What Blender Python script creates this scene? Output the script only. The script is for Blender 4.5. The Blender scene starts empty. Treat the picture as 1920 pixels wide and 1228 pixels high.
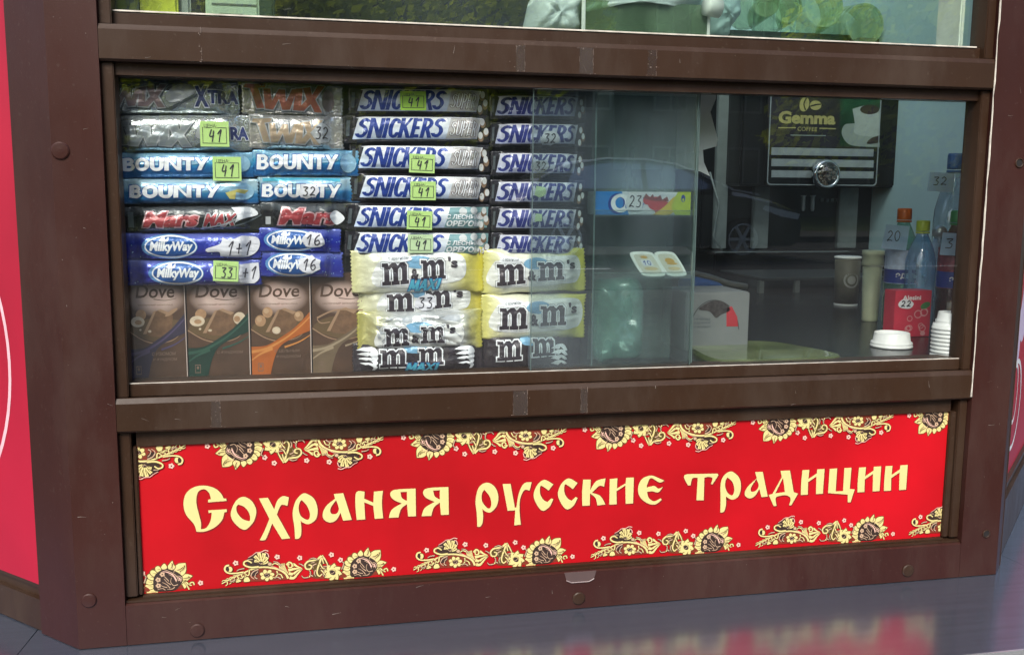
import bpy, bmesh, math, random
from mathutils import Vector, Matrix, noise
from mathutils.geometry import tessellate_polygon
random.seed(7)
sc = bpy.context.scene
PI = math.pi
R = math.radians

# ------------------------------------------------------------------ camera
YAW, PITCH, ROLL, FPX = .20909, .13855, .00829, 1847.22
CAM = Vector((.22196, -1.2169, 1.35724))
_f = Vector((math.sin(YAW)*math.cos(PITCH), math.cos(YAW)*math.cos(PITCH), -math.sin(PITCH)))
_r0 = Vector((math.cos(YAW), -math.sin(YAW), 0)); _u0 = _r0.cross(_f)
_r = _r0*math.cos(ROLL)+_u0*math.sin(ROLL); _u = _u0*math.cos(ROLL)-_r0*math.sin(ROLL)
cd = bpy.data.cameras.new('camera'); cam = bpy.data.objects.new('camera', cd); sc.collection.objects.link(cam)
cam.matrix_world = Matrix(((_r.x, _u.x, -_f.x, CAM.x), (_r.y, _u.y, -_f.y, CAM.y), (_r.z, _u.z, -_f.z, CAM.z), (0, 0, 0, 1)))
cd.sensor_width = 36; cd.lens = FPX/1920*36; cd.clip_start = .05; cd.clip_end = 500
sc.camera = cam
# ------------------------------------------------------------------ light
SUN_EL, SUN_AZ = R(44), R(203)        # azimuth measured from +Y clockwise
w = bpy.data.worlds.new('World'); sc.world = w; w.use_nodes = True
nt = w.node_tree; bg = nt.nodes['Background']
sky = nt.nodes.new('ShaderNodeTexSky'); sky.sky_type = 'NISHITA'; sky.sun_disc = False
sky.sun_elevation = SUN_EL; sky.sun_rotation = SUN_AZ; sky.air_density = 1.0; sky.dust_density = 3.0; sky.ozone_density = 1.0
nt.links.new(sky.outputs[0], bg.inputs[0]); bg.inputs[1].default_value = .13
sd = bpy.data.lights.new('sun', 'SUN'); so = bpy.data.objects.new('sun', sd); sc.collection.objects.link(so)
sd.energy = 1.9; sd.angle = R(24); sd.color = (1, .95, .88)
dirv = Vector((math.sin(SUN_AZ)*math.cos(SUN_EL), math.cos(SUN_AZ)*math.cos(SUN_EL), math.sin(SUN_EL)))
so.rotation_euler = dirv.to_track_quat('Z', 'Y').to_euler()
sc.view_settings.view_transform = 'Standard'; sc.view_settings.look = 'None'
sc.view_settings.exposure = 0.75; sc.view_settings.gamma = 1
sc.cycles.max_bounces = 12; sc.cycles.transparent_max_bounces = 24
sc.cycles.caustics_reflective = False; sc.cycles.caustics_refractive = False

# ------------------------------------------------------------------ measuring
def ray(px, py): return _f+_r*((px-960)/FPX)-_u*((py-614)/FPX)
def P(px, py, Y):
    d = ray(px, py); return CAM+d*((Y-CAM.y)/d.y)
def Pn(px, py, p0, n):
    d = ray(px, py); return CAM+d*((Vector(p0)-CAM).dot(Vector(n))/d.dot(Vector(n)))
def PZ(px, py, z): return Pn(px, py, (0, 0, z), (0, 0, 1))

# ------------------------------------------------------------------ materials
MATS = {}
def mat(key, col, rough=.5, metal=0., vary=.08, scale=40., bump=0., bscale=200., coat=0., spec=.5, emit=None, col2=None, stretch=None):
    if key in MATS: return MATS[key]
    m = bpy.data.materials.new(key); m.use_nodes = True; t = m.node_tree; b = t.nodes['Principled BSDF']
    tc = t.nodes.new('ShaderNodeTexCoord'); src = tc.outputs['Object']
    if stretch:
        mp = t.nodes.new('ShaderNodeMapping'); mp.inputs['Scale'].default_value = stretch
        t.links.new(src, mp.inputs[0]); src = mp.outputs[0]
    n = t.nodes.new('ShaderNodeTexNoise'); n.inputs['Scale'].default_value = scale; n.inputs['Detail'].default_value = 5
    t.links.new(src, n.inputs['Vector'])
    cr = t.nodes.new('ShaderNodeValToRGB'); cr.color_ramp.elements[0].position = .3; cr.color_ramp.elements[1].position = .7
    lo = [max(0, c*(1-vary)) for c in col]; hi = [min(1, c*(1+vary)) for c in (col2 or col)]
    cr.color_ramp.elements[0].color = (*lo, 1); cr.color_ramp.elements[1].color = (*hi, 1)
    t.links.new(n.outputs[0], cr.inputs[0]); t.links.new(cr.outputs[0], b.inputs['Base Color'])
    b.inputs['Roughness'].default_value = rough; b.inputs['Metallic'].default_value = metal
    b.inputs['Coat Weight'].default_value = coat; b.inputs['Coat Roughness'].default_value = .12
    b.inputs['Specular IOR Level'].default_value = spec
    if bump:
        n2 = t.nodes.new('ShaderNodeTexNoise'); n2.inputs['Scale'].default_value = bscale; n2.inputs['Detail'].default_value = 4
        t.links.new(src, n2.inputs['Vector'])
        bp = t.nodes.new('ShaderNodeBump'); bp.inputs['Strength'].default_value = bump; bp.inputs['Distance'].default_value = .001
        t.links.new(n2.outputs[0], bp.inputs['Height']); t.links.new(bp.outputs[0], b.inputs['Normal'])
    MATS[key] = m; return m
def pane_mat(key, tint=(.93, .97, .96), f0=.04, dust=.02, rough=0., dustcol=(.55, .6, .62)):
    if key in MATS: return MATS[key]
    m = bpy.data.materials.new(key); m.use_nodes = True; t = m.node_tree; t.nodes.clear()
    out = t.nodes.new('ShaderNodeOutputMaterial')
    geo = t.nodes.new('ShaderNodeNewGeometry')
    dot = t.nodes.new('ShaderNodeVectorMath'); dot.operation = 'DOT_PRODUCT'
    t.links.new(geo.outputs['Incoming'], dot.inputs[0]); t.links.new(geo.outputs['Normal'], dot.inputs[1])
    ab = t.nodes.new('ShaderNodeMath'); ab.operation = 'ABSOLUTE'; t.links.new(dot.outputs['Value'], ab.inputs[0])
    su = t.nodes.new('ShaderNodeMath'); su.operation = 'SUBTRACT'; su.inputs[0].default_value = 1; t.links.new(ab.outputs[0], su.inputs[1])
    pw = t.nodes.new('ShaderNodeMath'); pw.operation = 'POWER'; pw.inputs[1].default_value = 5; t.links.new(su.outputs[0], pw.inputs[0])
    ma = t.nodes.new('ShaderNodeMath'); ma.operation = 'MULTIPLY_ADD'; ma.inputs[1].default_value = 1-f0; ma.inputs[2].default_value = f0
    t.links.new(pw.outputs[0], ma.inputs[0])
    tr = t.nodes.new('ShaderNodeBsdfTransparent'); tr.inputs[0].default_value = (*tint, 1)
    gl = t.nodes.new('ShaderNodeBsdfGlossy'); gl.inputs['Roughness'].default_value = rough; gl.inputs[0].default_value = (1, 1, 1, 1)
    df = t.nodes.new('ShaderNodeBsdfDiffuse'); df.inputs[0].default_value = (*dustcol, 1)
    tc = t.nodes.new('ShaderNodeTexCoord'); mp = t.nodes.new('ShaderNodeMapping'); mp.inputs['Scale'].default_value = (5, 5, 1.6)
    ns = t.nodes.new('ShaderNodeTexNoise'); ns.inputs['Scale'].default_value = 2.2; ns.inputs['Detail'].default_value = 6
    t.links.new(tc.outputs['Object'], mp.inputs[0]); t.links.new(mp.outputs[0], ns.inputs['Vector'])
    rm = t.nodes.new('ShaderNodeMapRange'); rm.inputs[1].default_value = .35; rm.inputs[2].default_value = .75
    rm.inputs[3].default_value = dust*.25; rm.inputs[4].default_value = dust*2.3; t.links.new(ns.outputs[0], rm.inputs[0])
    m1 = t.nodes.new('ShaderNodeMixShader'); m2 = t.nodes.new('ShaderNodeMixShader')
    t.links.new(rm.outputs[0], m1.inputs[0]); t.links.new(tr.outputs[0], m1.inputs[1]); t.links.new(df.outputs[0], m1.inputs[2])
    t.links.new(ma.outputs[0], m2.inputs[0]); t.links.new(m1.outputs[0], m2.inputs[1]); t.links.new(gl.outputs[0], m2.inputs[2])
    t.links.new(m2.outputs[0], out.inputs[0]); MATS[key] = m; return m

def paint(key, col, dustc, rough):
    m = mat(key, col, rough, vary=.12, scale=6, bump=.10, bscale=600, spec=.28); t = m.node_tree; b = t.nodes['Principled BSDF']
    tc = t.nodes.new('ShaderNodeTexCoord'); mp = t.nodes.new('ShaderNodeMapping'); mp.inputs['Scale'].default_value = (1, 1, .35); t.links.new(tc.outputs['Object'], mp.inputs[0])
    n1 = t.nodes.new('ShaderNodeTexNoise'); n1.inputs['Scale'].default_value = 7; n1.inputs['Detail'].default_value = 12; n1.inputs['Roughness'].default_value = .72; t.links.new(mp.outputs[0], n1.inputs['Vector'])
    r1 = t.nodes.new('ShaderNodeMapRange'); r1.inputs[1].default_value = .46; r1.inputs[2].default_value = .70; r1.inputs[3].default_value = 0; r1.inputs[4].default_value = .55; t.links.new(n1.outputs[0], r1.inputs[0])
    n2 = t.nodes.new('ShaderNodeTexNoise'); n2.inputs['Scale'].default_value = 190; n2.inputs['Detail'].default_value = 3; t.links.new(tc.outputs['Object'], n2.inputs['Vector'])
    r2 = t.nodes.new('ShaderNodeMapRange'); r2.inputs[1].default_value = .64; r2.inputs[2].default_value = .72; r2.inputs[3].default_value = 0; r2.inputs[4].default_value = .5; t.links.new(n2.outputs[0], r2.inputs[0])
    mx = t.nodes.new('ShaderNodeMath'); mx.operation = 'MAXIMUM'; t.links.new(r1.outputs[0], mx.inputs[0]); t.links.new(r2.outputs[0], mx.inputs[1])
    mix = t.nodes.new('ShaderNodeMix'); mix.data_type = 'RGBA'; old = b.inputs['Base Color'].links[0].from_socket
    t.links.new(mx.outputs[0], mix.inputs[0]); t.links.new(old, mix.inputs[6]); mix.inputs[7].default_value = (*dustc, 1); t.links.new(mix.outputs[2], b.inputs['Base Color'])
    r3 = t.nodes.new('ShaderNodeMapRange'); r3.inputs[1].default_value = .3; r3.inputs[2].default_value = .75; r3.inputs[3].default_value = rough-.1; r3.inputs[4].default_value = rough+.22; t.links.new(n1.outputs[0], r3.inputs[0]); t.links.new(r3.outputs[0], b.inputs['Roughness'])
    return m
BROWN = paint('brown_painted_metal', (.037, .0180, .0092), (.072, .050, .036), .42)
MAROON = paint('maroon_painted_metal', (.041, .0125, .0092), (.068, .040, .032), .45)
HOLE_DARK = mat('hole_shade', (.015, .012, .011), .6)
SEAL = mat('pale_sealant', (.62, .58, .5), .6, vary=.3, scale=60)
STEEL = mat('brushed_steel', (.29, .34, .44), .18, metal=.85, vary=.1, scale=5, bump=.03, bscale=60, stretch=(1, 30, 1))
WHITE = mat('white_plastic', (.75, .77, .76), .35)
BLACK = mat('black_plastic', (.014, .015, .016), .3)
INK = mat('dark_ink', (.03, .025, .04), .6)
PAPER = mat('white_paper', (.72, .74, .76), .75, vary=.05)

# ------------------------------------------------------------------ objects
W = {}
COL = sc.collection
def tag(o, label=None, cat=None, group=None, kind=None):
    if label: o['label'] = label
    if cat: o['category'] = cat
    if group: o['group'] = group
    if kind: o['kind'] = kind
    return o
def empty(name, loc, label=None, cat=None, group=None):
    o = bpy.data.objects.new(name, None); COL.objects.link(o); o.location = loc; o.empty_display_size = .05
    W[o] = Matrix.Translation(loc); return tag(o, label, cat, group)
def obj(name, vs, fs, m, parent=None, smooth=False, local=False, loc=None, rot=None):
    """vs in world space (or parent space if local); loc/rot only for top-level meshes given in their own space"""
    me = bpy.data.meshes.new(name)
    if parent is not None and not local:
        inv = W[parent].inverted(); vs = [inv @ Vector(v) for v in vs]
    me.from_pydata([tuple(v) for v in vs], [], fs); me.update()
    me.materials.append(m)
    if smooth: me.polygons.foreach_set('use_smooth', [True]*len(me.polygons))
    o = bpy.data.objects.new(name, me); COL.objects.link(o)
    if parent is not None: o.parent = parent; W[o] = W[parent].copy()
    else:
        M = Matrix.Identity(4)
        if loc is not None: M = Matrix.Translation(loc) @ (rot if rot is not None else Matrix.Identity(4)); o.matrix_world = M
        W[o] = M
    return o
def rebase(o, base):
    """move a top-level mesh's origin to base, keeping it in place"""
    base = Vector(base)
    o.data.transform(Matrix.Translation(-base)); o.location = base; W[o] = Matrix.Translation(base); return o

class MB:
    def __init__(s): s.v = []; s.f = []
    def add(s, vs, fs):
        b = len(s.v); s.v += [Vector(v) for v in vs]; s.f += [tuple(i+b for i in f) for f in fs]; return s
    def box(s, x0, x1, y0, y1, z0, z1, M=None):
        vs = [(x, y, z) for z in (z0, z1) for y in (y0, y1) for x in (x0, x1)]
        if M: vs = [M @ Vector(v) for v in vs]
        return s.add(vs, [(0, 2, 3, 1), (4, 5, 7, 6), (0, 1, 5, 4), (2, 6, 7, 3), (0, 4, 6, 2), (1, 3, 7, 5)])
    def bbox(s, x0, x1, y0, y1, z0, z1, b=.002, M=None):
        """box with chamfered edges"""
        bm = bmesh.new(); bmesh.ops.create_cube(bm, size=1)
        for v in bm.verts: v.co = Vector(((x0+x1)/2+v.co.x*(x1-x0), (y0+y1)/2+v.co.y*(y1-y0), (z0+z1)/2+v.co.z*(z1-z0)))
        bmesh.ops.bevel(bm, geom=bm.edges[:], offset=b, segments=2, affect='EDGES')
        vs = [(M @ v.co if M else v.co.copy()) for v in bm.verts]; fs = [tuple(v.index for v in f.verts) for f in bm.faces]
        bm.free(); return s.add(vs, fs)
    def prism(s, pts, a, b, axis='x', M=None):
        """pts 2D ring extruded from a to b. axis x: pts=(y,z); y: pts=(x,z); z: pts=(x,y)"""
        def q(p, t): return {'x': (t, p[0], p[1]), 'y': (p[0], t, p[1]), 'z': (p[0], p[1], t)}[axis]
        n = len(pts); vs = [q(p, a) for p in pts]+[q(p, b) for p in pts]
        if M: vs = [M @ Vector(v) for v in vs]
        fs = [(i, (i+1) % n, n+(i+1) % n, n+i) for i in range(n)]
        for t in tessellate_polygon([[Vector((p[0], p[1], 0)) for p in pts]]):
            fs.append(tuple(t)); fs.append(tuple(n+i for i in reversed(t)))
        return s.add(vs, fs)
    def lathe(s, prof, c, n=32, axis=Vector((0, 0, 1)), cap=True):
        """prof [(r,h)] about axis through c"""
        q = Vector((0, 0, 1)).rotation_difference(axis); c = Vector(c); vs = []
        for r_, h in prof:
            for i in range(n):
                a = 2*PI*i/n; vs.append(c+q @ Vector((r_*math.cos(a), r_*math.sin(a), h)))
        fs = []
        for k in range(len(prof)-1):
            for i in range(n): j = (i+1) % n; fs.append((k*n+i, k*n+j, (k+1)*n+j, (k+1)*n+i))
        if cap:
            fs.append(tuple(reversed(range(n)))); fs.append(tuple(range((len(prof)-1)*n, len(prof)*n)))
        return s.add(vs, fs)
    def tube(s, pts, r, n=8):
        pts = [Vector(p) for p in pts]; vs = []
        for i, p in enumerate(pts):
            d = (pts[min(i+1, len(pts)-1)]-pts[max(i-1, 0)]).normalized()
            a = d.orthogonal().normalized(); b_ = d.cross(a)
            rr = r[i] if isinstance(r, (list, tuple)) else r
            for k in range(n): vs.append(p+a*rr*math.cos(2*PI*k/n)+b_*rr*math.sin(2*PI*k/n))
        fs = [(i*n+k, i*n+(k+1) % n, (i+1)*n+(k+1) % n, (i+1)*n+k) for i in range(len(pts)-1) for k in range(n)]
        fs += [tuple(reversed(range(n))), tuple(range((len(pts)-1)*n, len(pts)*n))]
        return s.add(vs, fs)
    def build(s, name, m, parent=None, smooth=False, fix=True):
        o = obj(name, s.v, s.f, m, parent, smooth)
        if fix:
            bm = bmesh.new(); bm.from_mesh(o.data); bmesh.ops.recalc_face_normals(bm, faces=bm.faces[:]); bm.to_mesh(o.data); bm.free()
        return o

# ------------------------------------------------------------------ flat print: shapes as 2D triangles
def curve(pts, n=5):
    """closed Catmull-Rom; a third truthy element marks a corner"""
    N = len(pts); out = []
    for i in range(N):
        p0, p1, p2, p3 = pts[i-1], pts[i], pts[(i+1) % N], pts[(i+2) % N]
        c1 = len(p1) > 2 and p1[2]; c2 = len(p2) > 2 and p2[2]
        a0 = Vector(p1[:2]) if c1 else Vector(p0[:2]); a3 = Vector(p2[:2]) if c2 else Vector(p3[:2])
        a1 = Vector(p1[:2]); a2 = Vector(p2[:2])
        if c1 and c2: out.append(a1); continue
        for k in range(n):
            t = k/n
            out.append(.5*((2*a1)+(a2-a0)*t+(2*a0-5*a1+4*a2-a3)*t*t+(3*a1-a0-3*a2+a3)*t**3))
    return out
def fill(loops):
    flat = [p for l in loops for p in l]
    return [(flat[a].copy(), flat[b].copy(), flat[c].copy()) for a, b, c in tessellate_polygon([[Vector((p[0], p[1], 0)) for p in l] for l in loops])]
def V2(l): return [Vector((p[0], p[1])) for p in l]
def ell(cx, cy, rx, ry, n=20, rot=0):
    return [Vector((cx+rx*math.cos(a)*math.cos(rot)-ry*math.sin(a)*math.sin(rot), cy+rx*math.cos(a)*math.sin(rot)+ry*math.sin(a)*math.cos(rot))) for a in [2*PI*i/n for i in range(n)]]
def rect(x0, y0, x1, y1): return V2([(x0, y0), (x1, y0), (x1, y1), (x0, y1)])
def frame_loops(x0, y0, x1, y1, t): return [rect(x0, y0, x1, y1), rect(x0+t, y0+t, x1-t, y1-t)]
def smoothline(pts, n=5):
    pts = [Vector(p[:2]) for p in pts]; out = []
    for i in range(len(pts)-1):
        p0 = pts[max(i-1, 0)]; p1 = pts[i]; p2 = pts[i+1]; p3 = pts[min(i+2, len(pts)-1)]
        for k in range(n):
            t = k/n; out.append(.5*((2*p1)+(p2-p0)*t+(2*p0-5*p1+4*p2-p3)*t*t+(3*p1-p0-3*p2+p3)*t**3))
    return out+[pts[-1]]
def brush(pts, w0, w1=None, n=5):
    l = smoothline(pts, n); w1 = w0 if w1 is None else w1; N = len(l); tr = []
    L_, R_ = [], []
    for i, p in enumerate(l):
        d = (l[min(i+1, N-1)]-l[max(i-1, 0)])
        if d.length < 1e-9: d = Vector((1, 0))
        d.normalize(); nn = Vector((-d.y, d.x)); ww = (w0+(w1-w0)*i/(N-1))/2
        L_.append(p+nn*ww); R_.append(p-nn*ww)
    for i in range(N-1): tr += [(L_[i], L_[i+1], R_[i+1]), (L_[i], R_[i+1], R_[i])]
    return tr
def grow(loop, d):
    N = len(loop); A = sum(loop[i].x*loop[(i+1) % N].y-loop[(i+1) % N].x*loop[i].y for i in range(N))
    s = 1 if A > 0 else -1; out = []
    for i in range(N):
        e1 = (loop[i]-loop[i-1]); e2 = (loop[(i+1) % N]-loop[i])
        n1 = Vector((e1.y, -e1.x)); n2 = Vector((e2.y, -e2.x))
        if n1.length > 0: n1.normalize()
        if n2.length > 0: n2.normalize()
        m = n1+n2
        if m.length < .3: m = n1 if n1.length else n2
        m.normalize(); out.append(loop[i]+m*d*s)
    return out
_tc = {}
def text_tris(s, x, y, w_, h_, shear=0., bold=0., grow_=0.):
    """triangles of s fitted to the box (x,y,w,h); bold and grow_ in em"""
    k = (s, round(bold+grow_, 3))
    if k not in _tc:
        cu = bpy.data.curves.new('t', 'FONT'); cu.body = s; cu.size = 1; cu.offset = bold+grow_; cu.resolution_u = 3
        o = bpy.data.objects.new('t', cu); COL.objects.link(o)
        dg = bpy.context.evaluated_depsgraph_get(); dg.update()
        me = bpy.data.meshes.new_from_object(o.evaluated_get(dg)); me.calc_loop_triangles()
        _tc[k] = [tuple(Vector(me.vertices[i].co[:2]) for i in t.vertices) for t in me.loop_triangles]
        bpy.data.objects.remove(o); bpy.data.curves.remove(cu); bpy.data.meshes.remove(me)
    T = _tc[k]
    if not T: return []
    k0 = (s, round(bold, 3))
    if k0 not in _tc: text_tris(s, 0, 0, 1, 1, 0, bold)
    xs = [p.x for t in _tc[k0] for p in t]; ys = [p.y for t in _tc[k0] for p in t]
    x0, x1, y0, y1 = min(xs), max(xs), min(ys), max(ys); sy = h_/(y1-y0); sx = (w_-abs(shear)*h_)/(x1-x0)
    return [tuple(Vector((x+(p.x-x0)*sx+shear*(p.y-y0)*sy, y+(p.y-y0)*sy)) for p in t) for t in T]
def xf(tr, fn): return [tuple(fn(p) for p in t) for t in tr]
def rot2(tr, c, a):
    c = Vector(c); ca, sa = math.cos(a), math.sin(a)
    return xf(tr, lambda p: Vector((c.x+(p.x-c.x)*ca-(p.y-c.y)*sa, c.y+(p.x-c.x)*sa+(p.y-c.y)*ca)))
def clip(tr, x0, x1, y0, y1):
    out = []
    for t in tr:
        poly = list(t)
        for ax, lim, sg in ((0, x0, 1), (0, x1, -1), (1, y0, 1), (1, y1, -1)):
            q = []
            for i in range(len(poly)):
                a, b = poly[i], poly[(i+1) % len(poly)]; da, db = (a[ax]-lim)*sg, (b[ax]-lim)*sg
                if da >= 0: q.append(a)
                if da*db < 0: q.append(a+(b-a)*(da/(da-db)))
            poly = q
            if len(poly) < 3: break
        if len(poly) >= 3:
            for i in range(1, len(poly)-1): out.append((poly[0], poly[i], poly[i+1]))
    return out
def split(tr, L):
    out = []; st = list(tr)
    while st:
        a, b, c = st.pop()
        e = sorted((((a-b).length, 0), ((b-c).length, 1), ((c-a).length, 2)))[-1]
        if e[0] <= L: out.append((a, b, c)); continue
        if e[1] == 0: m = (a+b)/2; st += [(a, m, c), (m, b, c)]
        elif e[1] == 1: m = (b+c)/2; st += [(a, b, m), (a, m, c)]
        else: m = (c+a)/2; st += [(a, b, m), (m, b, c)]
    return out
def decal(name, tr, m, parent, fn, local=True, split_l=None, smooth=True):
    """fn maps a 2D point to 3D; faces are wound to look at -y of that frame"""
    if split_l: tr = split(tr, split_l)
    vd = {}; vs = []; fs = []
    for t in tr:
        a, b, c = t
        cr = (b.x-a.x)*(c.y-a.y)-(b.y-a.y)*(c.x-a.x)
        if abs(cr) < 1e-12: continue
        if cr < 0: t = (a, c, b)
        ids = []
        for p in t:
            k = (round(p.x, 6), round(p.y, 6))
            if k not in vd: vd[k] = len(vs); vs.append(fn(p))
            ids.append(vd[k])
        if len(set(ids)) == 3: fs.append(tuple(ids))
    return obj(name, vs, fs, m, parent, smooth, local)

BLK = {'S': (.62, [[(.58, .80), (.44, .90), (.20, .86), (.14, .68), (.40, .52), (.50, .32), (.38, .12), (.14, .12), (.02, .24)]]),
 'N': (.84, [[(.10, .0), (.10, 1.0)], [(.12, .98), (.70, .02)], [(.73, .0), (.73, 1.0)]]), 'I': (.24, [[(.12, 0), (.12, 1)]]),
 'C': (.62, [[(.58, .72), (.46, .90), (.22, .86), (.11, .5), (.22, .14), (.46, .10), (.58, .28)]]), 'K': (.68, [[(.11, 0), (.11, 1)], [(.60, 1.0), (.2, .48)], [(.25, .58), (.62, .0)]]),
 'E': (.56, [[(.11, 0), (.11, 1)], [(.1, .90), (.52, .90)], [(.1, .5), (.46, .5)], [(.1, .10), (.52, .10)]]), 'R': (.66, [[(.11, 0), (.11, 1)], [(.1, .90), (.38, .90), (.52, .72), (.38, .50), (.12, .48)], [(.3, .48), (.6, .0)]]),
 'B': (.66, [[(.11, 0), (.11, 1)], [(.1, .90), (.38, .90), (.48, .73), (.36, .54), (.12, .52)], [(.12, .52), (.42, .50), (.54, .30), (.40, .10), (.1, .10)]]),
 'O': (.70, [[(.35, .90), (.12, .72), (.12, .28), (.35, .10), (.58, .28), (.58, .72), (.35, .90)]]), 'U': (.68, [[(.11, 1), (.11, .35), (.22, .12), (.46, .12), (.57, .35), (.57, 1)]]),
 'T': (.60, [[(0, .90), (.58, .90)], [(.30, .95), (.30, 0)]]), 'Y': (.66, [[(.06, 1), (.32, .45)], [(.60, 1), (.36, .5), (.2, .0)]]), 'P': (.60, [[(.11, 0), (.11, 1)], [(.1, .90), (.36, .90), (.50, .70), (.36, .44), (.12, .42)]]),
 'M': (.80, [[(.10, 0), (.14, 1)], [(.14, .95), (.40, .2)], [(.40, .2), (.66, .95)], [(.66, 1), (.70, 0)]]), 'A': (.66, [[(.04, 0), (.32, 1)], [(.32, 1), (.60, 0)], [(.14, .32), (.50, .32)]]), 'X': (.66, [[(.04, 0), (.60, 1)], [(.04, 1), (.60, 0)]])}
def block(s, x, y, w_, h_, shear=.25, sw=.22, g=0., gap=.05):
    tot = sum(BLK[c][0]+gap for c in s)-gap; kx = (w_-abs(shear)*h_)/tot; tr = []; cx = 0
    if shear < 0: x = x-shear*h_
    for c in s:
        for l in BLK[c][1]:
            pts = [Vector((x+(cx+p[0])*kx+shear*p[1]*h_, y+p[1]*h_)) for p in l]
            t_ = sw*kx*.92+2*g
            if len(pts) > 2: pts = smoothline(pts, 4)
            if g: pts = [pts[0]+(pts[0]-pts[1]).normalized()*g]+pts[1:-1]+[pts[-1]+(pts[-1]-pts[-2]).normalized()*g]
            N = len(pts); L_, R_ = [], []
            for i, p in enumerate(pts):
                d = (pts[min(i+1, N-1)]-pts[max(i-1, 0)]).normalized(); nn = Vector((-d.y, d.x))
                f = max(abs(nn.x), .72)
                if i in (0, N-1) and abs(d.y) > .5: nn = Vector((-1 if d.y > 0 else 1, 0))
                L_.append(p+nn*t_/2*f); R_.append(p-nn*t_/2*f)
            for i in range(N-1): tr += [(L_[i], L_[i+1], R_[i+1]), (L_[i], R_[i+1], R_[i])]
        cx += BLK[c][0]+gap
    return tr
# hand-written figures as pen strokes in a 1x1 box
PEN = {'0': [[(.5, 1), (.15, .8), (.1, .4), (.4, .02), (.8, .2), (.9, .7), (.55, 1)]],
       '1': [[(.2, .62), (.75, 1), (.6, .5), (.5, 0)]],
       '2': [[(.15, .8), (.5, 1), (.85, .75), (.5, .35), (.08, .05), (.5, .12), (.95, .04)]],
       '3': [[(.15, .95), (.9, .95), (.45, .6), (.85, .4), (.7, .05), (.1, .05)]],
       '4': [[(.35, 1), (.1, .45), (.85, .5)], [(.75, .9), (.65, .4), (.55, 0)]],
       '6': [[(.8, 1), (.3, .75), (.1, .3), (.4, .02), (.8, .2), (.65, .5), (.2, .35)]],
       '+': [[(.1, .5), (.9, .5)], [(.5, .85), (.5, .15)]]}
def pen(s, x, y, w_, h_, t=.0012, slant=.12):
    tr = []; n = len(s); cw = w_/n
    for i, ch in enumerate(s):
        for st in PEN[ch]:
            tr += brush([(x+i*cw+cw*.08+p[0]*cw*.8+slant*p[1]*h_*.5, y+p[1]*h_) for p in st], t, t*.8, 4)
    return tr

# =================================================================== SETTING OUTSIDE
ASPH = mat('asphalt', (.038, .038, .04), .85, vary=.3, scale=30, bump=.5, bscale=120)
PAVE = mat('pavement_setts', (.075, .07, .068), .85, vary=.2, scale=8, bump=.3)
GRASS = mat('grass_green', (.05, .085, .02), .9, vary=.4, scale=6)
RZ = .33                                     # the road lies a little above the kiosk's yard
gnd = MB()
ys = [(12, -.02), (-3, -.02), (-7.6, .28), (-8.0, .30), (-60, .30), (-160, .3)]
vs = []; fs = []
for i, (y, z) in enumerate(ys): vs += [(-160, y, z), (160, y, z)]
vs[0] = (-160, 160, -.02); vs[1] = (160, 160, -.02)
for i in range(len(ys)-1): fs.append((2*i, 2*i+2, 2*i+3, 2*i+1))
tag(obj('ground', vs, fs, GRASS), kind='structure')
b = MB(); b.v = [Vector(v) for v in [(-12, 6, .0), (12, 6, .0), (-12, -3, .0), (12, -3, .0), (-12, -7.6, .31), (12, -7.6, .31), (-12, -8.6, .325), (12, -8.6, .325)]]
b.f = [(0, 2, 3, 1), (2, 4, 5, 3), (4, 6, 7, 5)]
tag(b.build('pavement', PAVE), kind='structure')
tag(MB().box(-60, 60, -17.5, -8.6, .2, RZ).build('road', ASPH), kind='structure')
tag(MB().box(-60, 60, -17.66, -17.5, .2, RZ+.12).build('kerb', PAVE), kind='structure')
tag(MB().box(-60, 60, -20.5, -17.66, .2, RZ+.11).build('far_pavement', PAVE), kind='structure')
LINE = mat('road_paint', (.7, .7, .68), .7)
for i in range(7):
    x = -16+i*6; tag(MB().box(x, x+2.2, -11.3, -11.18, RZ+.001, RZ+.004).build('lane_marking', LINE), kind='structure')

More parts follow.
